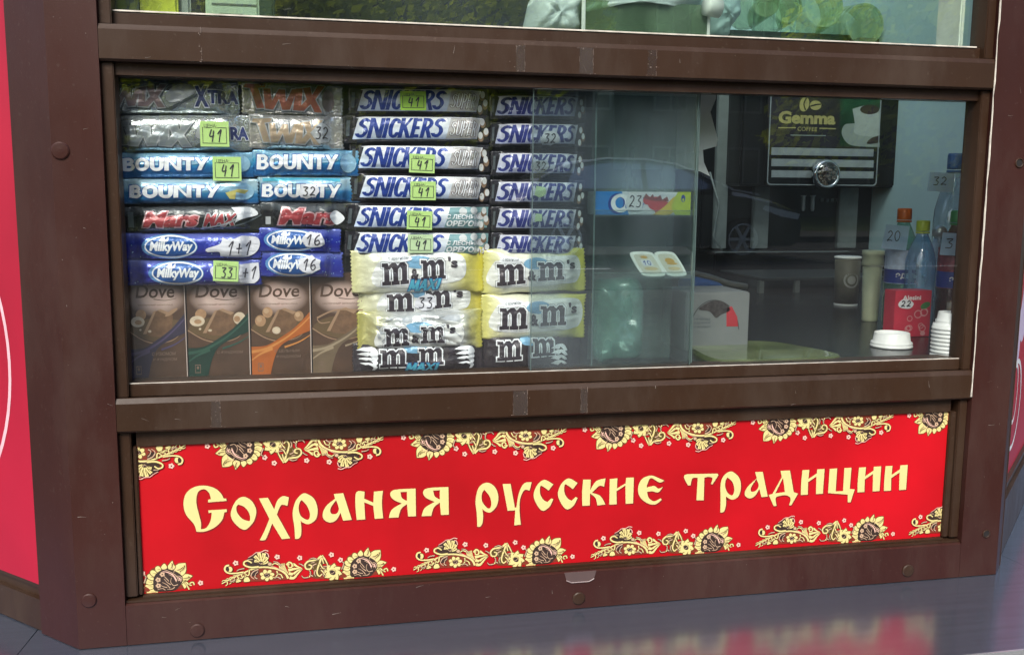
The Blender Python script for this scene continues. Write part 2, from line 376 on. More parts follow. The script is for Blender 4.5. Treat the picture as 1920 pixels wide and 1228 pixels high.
# trees beyond the road (seen mirrored in the glass)
BARK = mat('bark', (.09, .06, .04), .9, bump=.6, bscale=20)
LEAF = [mat('leaf_bright', (.16, .19, .02), .55, vary=.4, scale=3), mat('leaf_mid', (.09, .14, .025), .55, vary=.4, scale=3)]
for m_ in LEAF:
    t_ = m_.node_tree; tl = t_.nodes.new('ShaderNodeBsdfTranslucent'); tl.inputs[0].default_value = (.50, .58, .04, 1); mx_ = t_.nodes.new('ShaderNodeMixShader'); mx_.inputs[0].default_value = .6
    o_ = t_.nodes['Material Output']; t_.links.new(t_.nodes['Principled BSDF'].outputs[0], mx_.inputs[1]); t_.links.new(tl.outputs[0], mx_.inputs[2]); t_.links.new(mx_.outputs[0], o_.inputs[0])
def tree(x, y, h, r, seed, label):
    rd = random.Random(seed); t = empty('tree', (x, y, .3), label, 'tree', 'trees beyond the road')
    tr = MB().tube([(x, y, .2), (x+.1, y, h*.3), (x-.1, y+.1, h*.55), (x, y, h*.85)], [.22, .16, .11, .03], 9)
    for k in range(9):
        a = rd.uniform(0, 6.28); z = h*rd.uniform(.3, .6); e = Vector((x+math.cos(a)*r*.8, y+math.sin(a)*r*.8, z+h*.25))
        tr.tube([(x, y, z), (Vector((x, y, z))+e)/2+Vector((0, 0, .2)), e], [.07, .045, .012], 6)
    tr.build('trunk', BARK, t)
    cl = [(Vector((x+rd.gauss(0, r*.42), y+rd.gauss(0, r*.42), h*.62+rd.gauss(0, h*.16))), rd.uniform(.35, .75)*r*.55) for _ in range(34)]
    mb = MB()
    for c, cr_ in cl:
        for _ in range(170):
            d = Vector((rd.gauss(0, 1), rd.gauss(0, 1), rd.gauss(0, 1))).normalized()*cr_*rd.uniform(.5, 1.05)
            p = c+d; n = Vector((rd.gauss(0, 1), rd.gauss(0, 1), rd.gauss(0, 1))).normalized(); a = n.orthogonal(); b_ = n.cross(a); s = rd.uniform(.07, .15)
            i = len(mb.v); mb.v += [p-a*s, p+b_*s*.55, p+a*s, p-b_*s*.55]; mb.f.append((i, i+1, i+2, i+3))
    mb.build('crown', LEAF[seed % 2], t, fix=False)
for i, (x, y, h, r_, l) in enumerate([(-12, -23, 8.5, 3.4, 'leafy tree beyond the road, farthest left of the row'), (-5.5, -24, 9.5, 3.6, 'tall spreading green tree beyond the road behind the pole'),
        (.5, -22.5, 7.5, 3.3, 'round yellow-green tree straight across the road'), (6.3, -25, 9, 3.2, 'dense green tree behind the parked dark car'),
        (15.5, -23, 8, 3.2, 'loose green tree near the right end of the pale house'), (23, -26, 10, 4, 'large tree beyond the road, farthest right of the row')]):
    tree(x, y, h, r_, i, l)
# pale building behind the trees
FAC = mat('pale_render', (.09, .088, .08), .85, vary=.12, scale=1.2, bump=.2)
WIN = mat('dark_window_glass', (.03, .04, .05), .08)
hb = empty('apartment_building', (9, -38, .3), 'long pale apartment block with rows of windows behind the trees', 'building')
MB().box(-14, 34, -46, -38, .2, 13).build('wall', FAC, hb)
MB().box(-14.4, 34.4, -46.4, -37.6, 13.003, 13.5).build('roof', mat('roof_grey', (.15, .14, .14), .8), hb)
wme = None
for fl in range(4):
    for k in range(14):
        x = -12+k*3.3; z = 1.6+fl*3
        f_ = MB(); f_.box(x, x+1.5, -38, -37.93, z, z+1.6); fo = f_.build('window', mat('window_frame_paint', (.2, .2, .19), .5), hb)
        MB().box(x+.1, x+.7, -37.93, -37.91, z+.1, z+1.5).box(x+.8, x+1.4, -37.93, -37.91, z+.1, z+1.5).build('pane', WIN, fo)

# the parked dark car mirrored in the window
def build_car(x0, y0, z0):
    """front towards +x, near side towards +y; x0 = front bumper"""
    car = empty('parked_car', (x0-2.2, y0, z0), 'dark blue-black hatchback car parked across the road, seen mirrored in the window', 'car')
    PAINT = mat('dark_car_paint', (.06, .07, .08), .25, coat=1., vary=.05, metal=.5)
    GLS = mat('car_window_glass', (.55, .56, .64), .06, metal=.8)  # pale metallic tint stands in for the sky's reflection in the windows
    def pf(pts): return [(x0+p[0], z0+p[1]) for p in pts]
    def arch(cx, r=.36):
        return [(cx+r*math.cos(a), .3+r*math.sin(a)) for a in [R(-10)+R(200)*i/10 for i in range(11)]]
    low = [(-.02, .3), (.0, .5), (-.04, .66), (-.18, .78), (-.5, .9), (-.95, 1.0), (-1.25, 1.04), (-2.2, 1.03), (-3.6, 1.02), (-4.4, 1.0), (-4.55, .9), (-4.52, .4), (-4.4, .28)]
    low += [(-4.12, .24)]+[p for p in reversed(arch(-3.75))]+[(-3.35, .22), (-1.4, .22)]+[p for p in reversed(arch(-1.0))]+[(-.6, .22), (-.15, .22)]
    m = MB(); ring = pf(low); hw = .86
    n = len(ring)
    sect = [(-hw, .0), (-hw+.04, .03), (hw-.04, .03), (hw, 0)]
    cx_, cz_ = x0-2.15, z0+.55
    vs = []
    for yy, ins in [(hw, .13), (hw-.16, 0.), (-hw+.16, 0.), (-hw, .13)]:
        for (x, z) in ring: vs.append((x+(cx_-x)*ins*.25, y0+yy, z+(cz_-z)*ins*(1 if z > cz_ else 0)))
    fs = []
    for k in range(3):
        for i in range(n): j = (i+1) % n; fs.append((k*n+i, k*n+j, (k+1)*n+j, (k+1)*n+i))
    for t in tessellate_polygon([[Vector((p[0], p[1], 0)) for p in ring]]): fs += [tuple(t), tuple(3*n+i for i in reversed(t))]
    m.add(vs, fs); m.build('body', PAINT, car)
    gh = [(-1.15, 1.03), (-1.65, 1.28), (-2.0, 1.42), (-2.5, 1.49), (-3.1, 1.49), (-3.7, 1.4), (-4.1, 1.2), (-4.22, 1.01)]
    ring = pf(gh); n = len(ring); vs = []
    for sgn in (1, -1):
        for (x, z) in ring: vs.append((x, y0+sgn*(.80-.22*max(0, (z-z0-1.0)/.5)), z))
    fs = [(i, (i+1) % n, n+(i+1) % n, n+i) for i in range(n)]
    for t in tessellate_polygon([[Vector((p[0], p[1], 0)) for p in ring]]): fs += [tuple(t), tuple(n+i for i in reversed(t))]
    MB().add(vs, fs).build('roof', PAINT, car)
    for sg in (1, -1): MB().tube([(x, y0+sg*(.81-.22*max(0, (z-z0-1.0)/.5)), z) for x, z in pf([(-.75, .985), (-1.15, 1.05), (-1.4, 1.16), (-1.65, 1.29), (-2.0, 1.425), (-2.5, 1.495), (-3.1, 1.495), (-3.7, 1.41), (-4.1, 1.21)])], .016, 6).build('roof_glint', mat('glint_grey', (.6, .6, .62), .35), car, True)  # pale tube added as a painted sky highlight along the roof edge
    def side(pts, nm='side_window'):
        for sgn in (1, -1):
            vs = [(x, y0+sgn*(.806-.22*max(0, (z-z0-1.0)/.5)), z) for x, z in pf(pts)]
            vs += [(v[0], v[1]-sgn*.01, v[2]) for v in vs]; k = len(pts)
            MB().add(vs, [tuple(range(k)), tuple(range(2*k-1, k-1, -1))]+[(i, (i+1) % k, k+(i+1) % k, k+i) for i in range(k)]).build(nm, GLS, car)
    side([(-1.45, 1.06), (-1.75, 1.27), (-2.08, 1.39), (-2.5, 1.43), (-2.5, 1.06)]); side([(-2.58, 1.06), (-2.58, 1.43), (-3.1, 1.43), (-3.6, 1.35), (-3.75, 1.06)])
    def wsc(a, b_):
        (xa, za), (xb, zb) = a, b_
        vs = [(x0+xa, y0-.70, z0+za), (x0+xa, y0+.70, z0+za), (x0+xb, y0+.58, z0+zb), (x0+xb, y0-.58, z0+zb)]
        nrm = Vector((zb-za, 0, xa-xb)).normalized()*.008
        vs = [Vector(v)+nrm for v in vs]+[Vector(v) for v in vs]
        MB().add(vs, [(0, 1, 2, 3), (7, 6, 5, 4), (0, 4, 5, 1), (1, 5, 6, 2), (2, 6, 7, 3), (3, 7, 4, 0)]).build('windscreen', mat('windscreen_glass', (.42, .45, .52), .05, spec=1.), car)  # pale base colour paints the reflected sky into the windscreen
    wsc((-1.2, 1.06), (-1.63, 1.275)); wsc((-4.2, 1.06), (-4.1, 1.2))
    LAMP = mat('headlight_glass', (.85, .88, .9), .3)
    for sgn in (1, -1):
        pts = pf([(-.1, .7), (-.28, .74), (-.68, .83), (-.72, .77), (-.4, .66), (-.14, .62)]); k = len(pts)
        vs = [(x, y0+sgn*.868, z) for x, z in pts]+[(x, y0+sgn*.80, z) for x, z in pts]
        MB().add(vs, [tuple(range(k)), tuple(range(2*k-1, k-1, -1))]+[(i, (i+1) % k, k+(i+1) % k, k+i) for i in range(k)]).build('headlight', LAMP, car)
        MB().bbox(x0-1.62, x0-1.42, y0+sgn*.93-.09, y0+sgn*.93+.09, z0+1.02, z0+1.16, .03).build('mirror', PAINT, car)
        for wx in (-1.0, -3.75):
            c = Vector((x0+wx, y0+sgn*.74, z0+.32)); ax = Vector((0, sgn, 0))
            wh = MB().lathe([(.24, -.1), (.30, -.1), (.32, -.07), (.32, .07), (.30, .1), (.24, .1)], c, 32, ax, cap=False).build('wheel', mat('tyre_rubber', (.02, .02, .02), .8), car, True)
            rm_ = MB().lathe([(.235, -.02), (.245, .095), (.22, .1), (.215, .03)], c, 32, ax, cap=False)
            rm_.lathe([(.05, .04), (.05, .09), (.03, .095)], c, 16, ax)
            for k in range(6):
                a = 2*PI*k/6; M = Matrix.Translation(c) @ Vector((0, 0, 1)).rotation_difference(ax).to_matrix().to_4x4() @ Matrix.Rotation(a, 4, 'Z')
                rm_.box(.03, .225, -.022, .022, .05, .085, M)
            rm_.build('rim', mat('alloy_rim', (.62, .64, .66), .4, metal=.3), wh)
build_car(7.7, -13.4, RZ)

# =================================================================== KIOSK
LZ = .8; CL, CR = -.055, 1.216          # ledge height and corners of the bay front
kiosk = empty('kiosk', (.58, .8, 0), 'brown metal street kiosk with glazed bay front and steel serving ledge', 'kiosk')
s2 = math.sqrt(.5)
def rail(name, prof, x0, x1, m=BROWN): return MB().prism(prof, x0, x1, 'x').build(name, m, kiosk)
# posts
MB().prism([(CL, 0), (-.0, 0), (.0, .06), (CL+.0, .11), (CL-.040, .085), (CL-.0555, .0555)], LZ, 2.25, 'z').build('corner_post', MAROON, kiosk)
MB().prism([(CR, 0), (CR+.03, .03), (CR-.0, .11), (1.1545, .06), (1.1545, 0)], LZ, 2.25, 'z').build('corner_post', MAROON, kiosk)
# front rails (front face at y=0)
def lip(z0, z1, d=.045, ch=.0025, back=.04):   # rectangular rail with chamfered front edges and a raised top bead
    return [(ch, z0), (back, z0), (back, z1), (.0105, z1), (.0095, z1+.0035), (.0035, z1+.0035), (.0015, z1), (0, z1-ch), (0, z0+ch)]
x0, x1 = .0005, 1.154
rail('window_rail', lip(1.4985, 1.536), x0, x1)
rail('window_rail', lip(1.066, 1.104), x0, x1)
# sub rails that carry the glass
rail('glazing_bead', [(.018, 1.5395), (.04, 1.5395), (.04, 1.5555), (.0185, 1.5555), (.018, 1.554)], .0145, 1.1402)
rail('glazing_bead', [(.014, 1.4845), (.04, 1.4845), (.04, 1.498), (.014, 1.498)], .0145, 1.1402)
rail('glazing_bead', [(.015, 1.1075), (.055, 1.1075), (.055, 1.1225), (.0165, 1.1225), (.015, 1.121)], .0145, 1.1402)
rail('glazing_bead', [(.013, 1.046), (.04, 1.046), (.04, 1.0655), (.013, 1.0655)], .0195, 1.1305)
# bottom member with grooves, notch and drip tab
rail('bottom_rail', [(0, LZ), (.045, LZ), (.045, .852), (.003, .852), (.0, .8505)], x0, x1, MAROON)
rail('bottom_bead', [(.0045, .8523), (.04, .8523), (.04, .8548), (.0045, .8548)], x0, x1)
rail('bottom_bead', [(.0095, .8551), (.04, .8551), (.04, .8578), (.0105, .8578), (.0095, .8573)], .0195, 1.1305)
# side members either side of the glass
for xa, xb, s in ((.0005, .014, 1), (1.1405, 1.154, -1)):
    for z0, z1 in ((1.5395, 2.25), (1.1075, 1.498), (.8581, 1.0655)):
        MB().bbox(xa, xb, .008, .04, z0, z1, .0012).build('window_stile', BROWN, kiosk)
for xa, xb in ((.0145, .0195), (1.1308, 1.1402)):
    MB().bbox(xa, xb, .012, .04, .8581, 1.0458, .001).build('window_stile', BROWN, kiosk)
# pale edges where the glazing is sealed
rail('sealant_line', [(.0165, 1.5558), (.0195, 1.5558), (.0195, 1.5575), (.0165, 1.5575)], .0145, 1.134, SEAL)
rail('sealant_line', [(.0152, 1.1228), (.0172, 1.1228), (.0172, 1.1236), (.0152, 1.1236)], .0145, 1.1402, SEAL)
sl = MB(); rd = random.Random(3)
pts = [(1.1525+rd.uniform(-.0006, .0006), -.0008, 1.07+i*.02) for i in range(40)]
sl.tube(pts, [.0009+rd.uniform(-.0005, .0005) for _ in pts], 6); sl.build('sealant_line', SEAL, kiosk)
# header, roof, base
rail('header', [(0, 2.2), (.06, 2.2), (.06, 2.42), (0, 2.42)], x0, x1, MAROON)
MB().prism([(CL-.1, -.06), (CR+.1, -.06), (CR+.75, .55), (CL-.75, .55)], 2.421, 2.52, 'z').build('roof', MAROON, kiosk)
for xa, xb, ya, yb in ((CL-.95, .25, .5505, 2.5), (2.1, CR+.95, .5505, 2.5), (.2505, 2.0995, 2.2, 2.5)): MB().box(xa, xb, ya, yb, 2.421, 2.52).build('roof', MAROON, kiosk)
MB().box(.2505, 2.0995, .5505, 2.1995, 2.46, 2.47).build('added_skylight', pane_mat('added_skylight_glass', (.85, .92, .92), .04, .05), kiosk)  # glazed roof opening added to brighten the inside of the kiosk
MB().prism([(CL, -.03), (CR, -.03), (CR+.9, .8), (CR+.9, 2.5), (CL-.9, 2.5), (CL-.9, .8)], 0.0, LZ-.032, 'z').build('base_wall', MAROON, kiosk)
# ledge
off = .218; tq = math.tan(R(22.5))
led = [(CL-off*tq, -off), (CR+off*tq, -off), (CR+off*tq+1.0, -off+1.0), (CR+1.0, 1.0), (CR, 0), (CL, 0), (CL-1.0, 1.0), (CL-off*tq-1.0, -off+1.0)]
led_in = led[:4]+[(CR+.9, 1.05), (CL-.9, 1.05)]+led[6:]
MB().prism([(CL-off*tq, -off), (CR+off*tq, -off), (CR+.06, .1), (CL-.06, .1)], LZ-.03, LZ-.001, 'z').build('serving_ledge', STEEL, kiosk)
for s_, C_ in ((-1, CL), (1, CR)):
    MB().prism([(C_+s_*off*tq, -off), (C_+s_*(off*tq+1.0), -off+1.0), (C_+s_*.95, 1.05), (C_+s_*.062, .1)], LZ-.03, LZ-.0015, 'z').build('serving_ledge', STEEL, kiosk)
MB().box(CL-off*tq, CR+off*tq, -off-.003, -off-.0002, LZ-.04, LZ-.0005).build('ledge_edge', mat('bright_edge_steel', (.8, .82, .85), .25, metal=.8), kiosk)
# side facets: posts, lower rails, red panels, upper glass
RED2 = mat('crimson_vinyl', (.40, .010, .035), .5, vary=.14, scale=4, spec=.35)
FL0 = Vector((CL, 0, 0)); FLD = Vector((-s2, s2, 0)); FLN = Vector((-s2, -s2, 0))
FR0 = Vector((CR, 0, 0)); FRD = Vector((s2, s2, 0)); FRN = Vector((s2, -s2, 0))
def facet_box(name, p0, d, n, s0, s1, o0, o1, z0, z1, m, parent=kiosk):
    M = Matrix.Identity(4)
    for i in range(3): M[i][0] = d[i]; M[i][1] = n[i]; M[i][3] = p0[i]
    return MB().box(s0, s1, o0, o1, z0, z1, M).build(name, m, parent)
def onfacet(px, py, p0, d, n, o=0.):
    q = Pn(px, py, Vector(p0)+Vector(n)*o, n); return (q-p0).dot(d), q.z
zbl = onfacet(40, 1087, FL0, FLD, FLN)[1]; zbr = onfacet(1900, 900, FR0, FRD, FRN)[1]
for p0, d, n, s0, zb in ((FL0, FLD, FLN, .0795, zbl), (FR0, FRD, FRN, .046, zbr)):
    facet_box('facet_rail', p0, d, n, s0, 1.0, -.05, -.004, LZ, zb-.02, BROWN)
    facet_box('facet_rail', p0, d, n, s0, 1.0, -.05, -.010, zb-.0197, zb-.006, BROWN)
    facet_box('facet_rail', p0, d, n, s0, 1.0, -.05, -.006, zb-.0057, zb, BROWN)
    facet_box('facet_rail', p0, d, n, s0, 1.0, -.06, 0, 1.62, 1.68, BROWN)
    facet_box('facet_window', p0, d, n, s0, 1.0, -.03, -.026, 1.681, 2.2, pane_mat('side_glass'))
    facet_box('facet_rail', p0, d, n, s0, 1.0, -.06, 0, 2.2, 2.42, BROWN)
facet_box('facet_post', FR0, FRD, FRN, .0425, .0455, -.03, .001, LZ, 2.2, BROWN)
pl = facet_box('poster_panel', FL0, FLD, FLN, .0790, 1.0, -.02, -.004, zbl+.0003, 1.6195, RED2, None)
rebase(pl, FL0+FLD*.5+Vector((0, 0, zbl))); tag(pl, 'crimson panel with a pale pink ring on the left side of the kiosk', 'panel')
pr = facet_box('poster_panel', FR0, FRD, FRN, .0465, 1.0, -.02, -.012, zbr+.0003, 1.6195, RED2, None)
rebase(pr, FR0+FRD*.5+Vector((0, 0, zbr))); tag(pr, 'red panel with pale swirls and white ring on the right side of the kiosk', 'panel')
PINK = mat('pale_pink_print', (.8, .5, .55), .5); LILAC = mat('lilac_print', (.6, .5, .68), .5)
def facet_decal(name, tr, m, par, p0, d, n, o):
    flip = d.cross(Vector((0, 0, 1))).dot(n) < 0
    f_ = lambda p: p0+d*p.x+Vector((0, 0, p.y))+n*o
    return decal(name, tr, m, par, f_, local=False)
a, b_, c = [Vector(onfacet(x, y, FL0, FLD, FLN, -.0037)) for x, y in ((0, 556), (21, 705), (0, 858))]
D_ = 2*(a.x*(b_.y-c.y)+b_.x*(c.y-a.y)+c.x*(a.y-b_.y))
ux = ((a.length_squared)*(b_.y-c.y)+b_.length_squared*(c.y-a.y)+c.length_squared*(a.y-b_.y))/D_
uy = ((a.length_squared)*(c.x-b_.x)+b_.length_squared*(a.x-c.x)+c.length_squared*(b_.x-a.x))/D_
rr = (Vector((ux, uy))-a).length
facet_decal('ring', fill([ell(ux, uy, rr, rr, 64), ell(ux, uy, rr-.006, rr-.006, 64)]), PINK, pl, FL0, FLD, FLN, -.0037)
facet_decal('ring', fill([ell(ux, uy, rr-.03, rr-.03, 48), ell(ux, uy, rr-.034, rr-.034, 48)]), PAPER, pl, FL0, FLD, FLN, -.0037)
q = [Vector(onfacet(x, y, FR0, FRD, FRN, -.012)) for x, y in ((1912, 560), (1920, 640), (1905, 700), (1893, 780))]
facet_decal('swirl', fill([curve([(.15, 1.30), (.2, 1.22), (.17, 1.15), (.24, 1.12), (.3, 1.2), (.26, 1.32)])]), LILAC, pr, FR0, FRD, FRN, -.0117)
facet_decal('swirl', fill([curve([(.10, 1.17), (.14, 1.14), (.16, 1.09), (.20, 1.1), (.19, 1.16), (.14, 1.2)])]), LILAC, pr, FR0, FRD, FRN, -.0116)
facet_decal('ring', fill([ell(.19, 1.02, .085, .075, 40), ell(.19, 1.02, .077, .067, 40)]), PAPER, pr, FR0, FRD, FRN, -.0115)
facet_decal('ring', fill([ell(.18, 1.04, .04, .05, 30), ell(.18, 1.04, .034, .043, 30)]), PAPER, pr, FR0, FRD, FRN, -.0114)
# screw caps and holes
def cap_(px, py, r_=.0095, hole=False, m=None):
    c = P(px, py, 0)
    if hole: MB().lathe([(r_*.95, .0), (r_, .0012), (r_*.8, .0016), (r_*.72, .0004)], c, 28, Vector((0, -1, 0)), cap=False).build('hole_rim', BROWN, kiosk, True); MB().lathe([(r_*.74, .0003), (r_*.74, .0006)], c, 24, Vector((0, -1, 0))).build('screw_hole', HOLE_DARK, kiosk)  # flat dark disc paints the shade inside each hole
    else: MB().lathe([(r_, 0), (r_, .0012), (r_*.85, .0022), (r_*.2, .0026)], c, 28, Vector((0, -1, 0))).build('screw_cap', m or MAROON, kiosk)
cap_(113, 283, .010); cap_(167, 1125, .0088); cap_(370, 1181, .0088); cap_(1085, 1121, .0088, m=BROWN); cap_(1702, 1069, .0092, m=BROWN)
cap_(1911, 306, .0068, True); cap_(1849, 1000, .0062, True)
# notch tab in the bottom rail
q0 = P(1058, 1072, -.0002); q1 = P(1118, 1068, -.0002)
tp = [(q0.x, .8518), (q0.x+.003, .8518-.011), (q0.x+.010, .8518-.0145), (q1.x-.010, .8518-.0145), (q1.x-.003, .8518-.011), (q1.x, .8518)]
MB().prism(tp, -.0009, -.0001, 'y').build('notch_tab', mat('worn_tab', (.10, .065, .06), .4), kiosk)
MB().tube([(x, -.0012, z) for x, z in tp[1:5]], .0006, 6).build('notch_edge', mat('worn_edge', (.35, .28, .27), .4), kiosk)
# remains of adhesive tape on the rails
TAPE = mat('tape_residue', (.17, .13, .11), .4, vary=.6, scale=300)
TAPEF = pane_mat('tape_film', (.97, .96, .95), .02, .012, .3)
def residue(px, zt, zb_, wpx, seed, film=True):
    rd = random.Random(seed); a = P(px, 100, 0).x if zt > 1.3 else P(px, 775, 0).x; ww = wpx*.00068; tr = []
    for side, dens in ((0, .35), (ww, .8)):
        z = zb_+.003
        while z < zt-.003:
            h_ = rd.uniform(.002, .009)
            if rd.random() < dens: tr += brush([(a+side+rd.gauss(0, .0002), z), (a+side+rd.gauss(0, .0003), z+h_)], rd.uniform(.0002, .0006), rd.uniform(.0002, .0005), 2)
            z += h_+rd.uniform(0, .004)
    for k in range(9):
        x = a+rd.uniform(-.2, 1.2)*ww; z = rd.choice([zt-.0035, zb_+.0035, rd.uniform(zb_+.003, zt-.003)])+rd.gauss(0, .0008); n_ = rd.randint(5, 8); s_ = rd.uniform(.0003, .0011)
        tr += fill([[Vector((x+s_*rd.uniform(.4, 1.8)*math.cos(t_*6.28/n_), z+s_*rd.uniform(.4, 1.2)*math.sin(t_*6.28/n_))) for t_ in range(n_)]])
    tag(decal('tape_residue', tr, TAPE, kiosk, lambda p: Vector((p.x, -.0004, p.y)), local=False), kind='stuff')
    if film: MB().box(a, a+ww, -.0003, -.00012, zb_+.003, zt-.003).build('tape_strip', TAPEF, kiosk)
residue(968, 1.536, 1.4985, 16, 1); residue(1087, 1.536, 1.4985, 26, 2); residue(1215, 1.536, 1.4985, 17, 3)
residue(372, 1.536, 1.4985, 5, 5, False); residue(396, 1.104, 1.066, 16, 6); residue(962, 1.104, 1.066, 28, 7); residue(1088, 1.104, 1.066, 14, 8)

rd = random.Random(21); CHIP = mat('paint_chip', (.20, .17, .15), .5, vary=.4)
zones = [(.02, 1.13, 1.500, 1.534, 12), (.02, 1.13, 1.068, 1.102, 12), (.02, 1.13, .804, .849, 16), (CL+.004, -.003, .82, 1.6, 16), (1.158, CR-.004, .82, 1.6, 14)]
tr = []
for xa, xb, za, zb_, n_ in zones:
    for _ in range(n_):
        x, z = rd.uniform(xa, xb), rd.uniform(za, zb_); a_ = rd.uniform(-.5, .5)+(PI/2 if rd.random() < .4 else 0); l_ = rd.uniform(.0015, .012) if rd.random() < .5 else .0012
        tr += clip(brush([(x, z), (x+l_*.5*math.cos(a_), z+l_*.5*math.sin(a_)+rd.gauss(0, .0004)), (x+l_*math.cos(a_), z+l_*math.sin(a_))], rd.uniform(.00025, .0008), .0001, 3), xa, xb, za, zb_)
tag(decal('paint_chips', tr, CHIP, kiosk, lambda p: Vector((p.x, -.00025, p.y)), local=False), kind='stuff')
# window panes: two sliding lights in the lower window, one fixed above
GA = pane_mat('sliding_glass', (.965, .985, .98), .05, .004)
xA0, xA1 = .0, P(1300, 420, .034).x; xB0, xB1 = P(998, 420, .024).x, 1.15
MB().box(xA0, xA1, .032, .036, 1.118, 1.49).build('window_pane', GA, kiosk)
MB().box(xB0, xB1, .022, .026, 1.1228, 1.4842).build('window_pane', GA, kiosk)
MB().box(.005, 1.148, .028, .032, 1.5556, 2.2).build('window_pane', pane_mat('upper_glass', (.93, .985, .95), .10, .008), kiosk)
EDG = mat('glass_edge', (.12, .18, .17), .3)
MB().box(xB0, xA1, .0385, .0400, 1.1228, 1.4842).build('haze_sheet', pane_mat('haze_film', (.92, .95, .95), .045, .045, 0., (.50, .56, .68)), kiosk)  # added sheet whose bluish film paints the haze over the overlapping panes
MB().box(xA1+.0001, xA1+.0009, .0318, .0362, 1.1229, 1.484).build('glass_edge', EDG, kiosk)
MB().box(xB0-.0006, xB0-.0001, .0218, .0262, 1.1229, 1.484).build('glass_edge', EDG, kiosk)
# ------------------------------------------------------------------ inside shell
TEALW = mat('interior_panel', (.48, .68, .72), .5, vary=.06, scale=3)
DARKW = mat('interior_dark', (.03, .035, .035), .7, vary=.2, scale=3)
MB().box(CL-.9, CR+.9, 2.38, 2.42, LZ-.03, 2.42).build('back_wall', DARKW, kiosk)
MB().box(CL-.88, CL-.84, .85, 2.38, LZ-.03, 2.42).build('side_wall', DARKW, kiosk)
MB().box(CR+.84, CR+.88, .85, 2.38, LZ-.03, 2.42).build('side_wall', TEALW, kiosk)
for k in range(9):                                       # white wall panels behind the bottles
    x = 1.66+k*.075; MB().bbox(x, x+.073, 2.30+(k % 3)*.008, 2.37, .9, 2.4, .003).build('wall_panel', TEALW, kiosk)
MB().prism([(-.0, .05), (1.16, .05), (2.0, .9), (2.0, 2.37), (-.8, 2.37), (-.8, .9)], 1.09, 1.1175, 'z').build('counter_top', mat('dark_counter', (.010, .012, .013), .25, vary=.3, scale=14, bump=.1), kiosk)
TZ = 1.1175

# =================================================================== SIGN
SY = .0165
SR = mat('sign_red', (.42, .0025, .006), .5, vary=.16, scale=3.5, col2=(.53, .004, .011), bump=.25, bscale=9, spec=.3)
CREAM = mat('sign_cream', (.80, .68, .28), .5, vary=.02); OLIVE = mat('sign_olive', (.10, .06, .012), .5, vary=.02)
SBRN = mat('sign_brown', (.035, .018, .012), .5, vary=.02); RUST = mat('sign_rust', (.22, .03, .012), .5, vary=.02)
TAN = mat('sign_tan', (.62, .42, .27), .5, vary=.02); LPINK = mat('sign_pink', (.85, .52, .42), .5, vary=.02); SHD = mat('sign_dark_red', (.22, .01, .01), .5, vary=.02)
sx0, sx1 = .0197, 1.1303; sz0, sz1 = .8580, 1.0459
sign = MB().box(sx0, sx1, SY, SY+.003, sz0, sz1).build('sign_panel', SR); rebase(sign, (.575, SY, sz0))
tag(sign, 'long red sign with cream Slavic-style lettering and floral borders under the window', 'sign')
GL = {}
GL['0С'] = [[(715,372,1),(718,400,1),(480,420,1),(483,385,1),(518,378,1),(495,300),(430,250),(350,290),(330,420),(360,560),(390,680),(388,765,1),(460,745),(515,650),(528,550,1),(488,556,1),(485,522,1),(720,508,1),(722,540,1),(690,548,1),(660,650),(560,745),(430,795),(332,795,1),(300,700),(200,580),(165,450),(195,310),(300,225),(440,205),(570,240),(650,310),(680,370,1)]]
GL['0о'] = [[(935,348),(1040,400),(1100,520),(1075,650),(1000,745),(940,770),(860,725),(785,630),(778,530),(840,400)],[(870,447,1),(950,480),(1010,560),(1022,640),(1005,662,1),(920,630),(855,550),(845,480)]]
GL['0х'] = [[(1135,370,1),(1250,360,1),(1332,510,1),(1370,400),(1440,340),(1520,355,1),(1500,465,1),(1420,455),(1365,575,1),(1535,880,1),(1430,892,1),(1305,690,1),(1235,870),(1200,905),(1145,905,1),(1200,800),(1270,630,1)]]
GL['0р'] = [[(1730,303),(1840,370),(1888,500),(1870,630),(1780,698),(1700,680),(1670,650,1),(1680,760),(1672,850),(1640,885),(1600,888,1),(1590,740),(1568,560),(1600,420),(1660,335)],[(1685,390,1),(1750,460),(1790,560),(1780,630),(1740,640),(1670,590),(1645,500),(1660,420)]]
GL['1а'] = [[(315,450,1),(435,438,1),(545,780,1),(435,792,1),(400,690,1),(350,780),(270,815),(190,780),(172,700),(220,600),(330,510,1)],[(345,530,1),(380,640),(350,700),(290,705),(268,660),(290,600)]]
GL['1н'] = [[(605,425),(710,420,1),(705,510,1),(822,560,1),(830,420,1),(945,408,1),(932,570),(948,760,1),(840,768,1),(822,602,1),(705,555,1),(718,775,1),(610,782,1),(592,600)]]
GL['1я'] = [[(1365,380,1),(1370,735,1),(1270,738,1),(1255,580,1),(1180,640),(1145,750,1),(1022,755,1),(1060,650),(1190,570,1),(1080,520),(1040,450),(1100,395)],[(1255,420,1),(1255,540,1),(1190,500),(1170,425,1)]]
GL['2р'] = [[(180,225),(245,270),(275,360),(255,450),(200,505),(150,495),(122,470,1),(130,540),(122,610),(100,640),(75,640,1),(70,520),(58,400),(80,290),(120,240)],[(140,290,1),(190,350),(208,420),(195,465),(165,460),(120,400),(118,330)]]
GL['2у'] = [[(315,237,1),(390,235,1),(430,460,1),(445,460,1),(470,320),(520,230),(590,220,1),(570,300,1),(520,295),(480,380),(475,500),(487,620,1),(425,628,1),(435,485,1),(362,490,1)]]
GL['2с'] = [[(795,240,1),(750,298,1),(700,262),(672,258),(670,330),(700,385),(740,408,1),(775,373,1),(795,380,1),(760,450),(700,490),(650,450),(608,350),(640,250),(710,197)]]
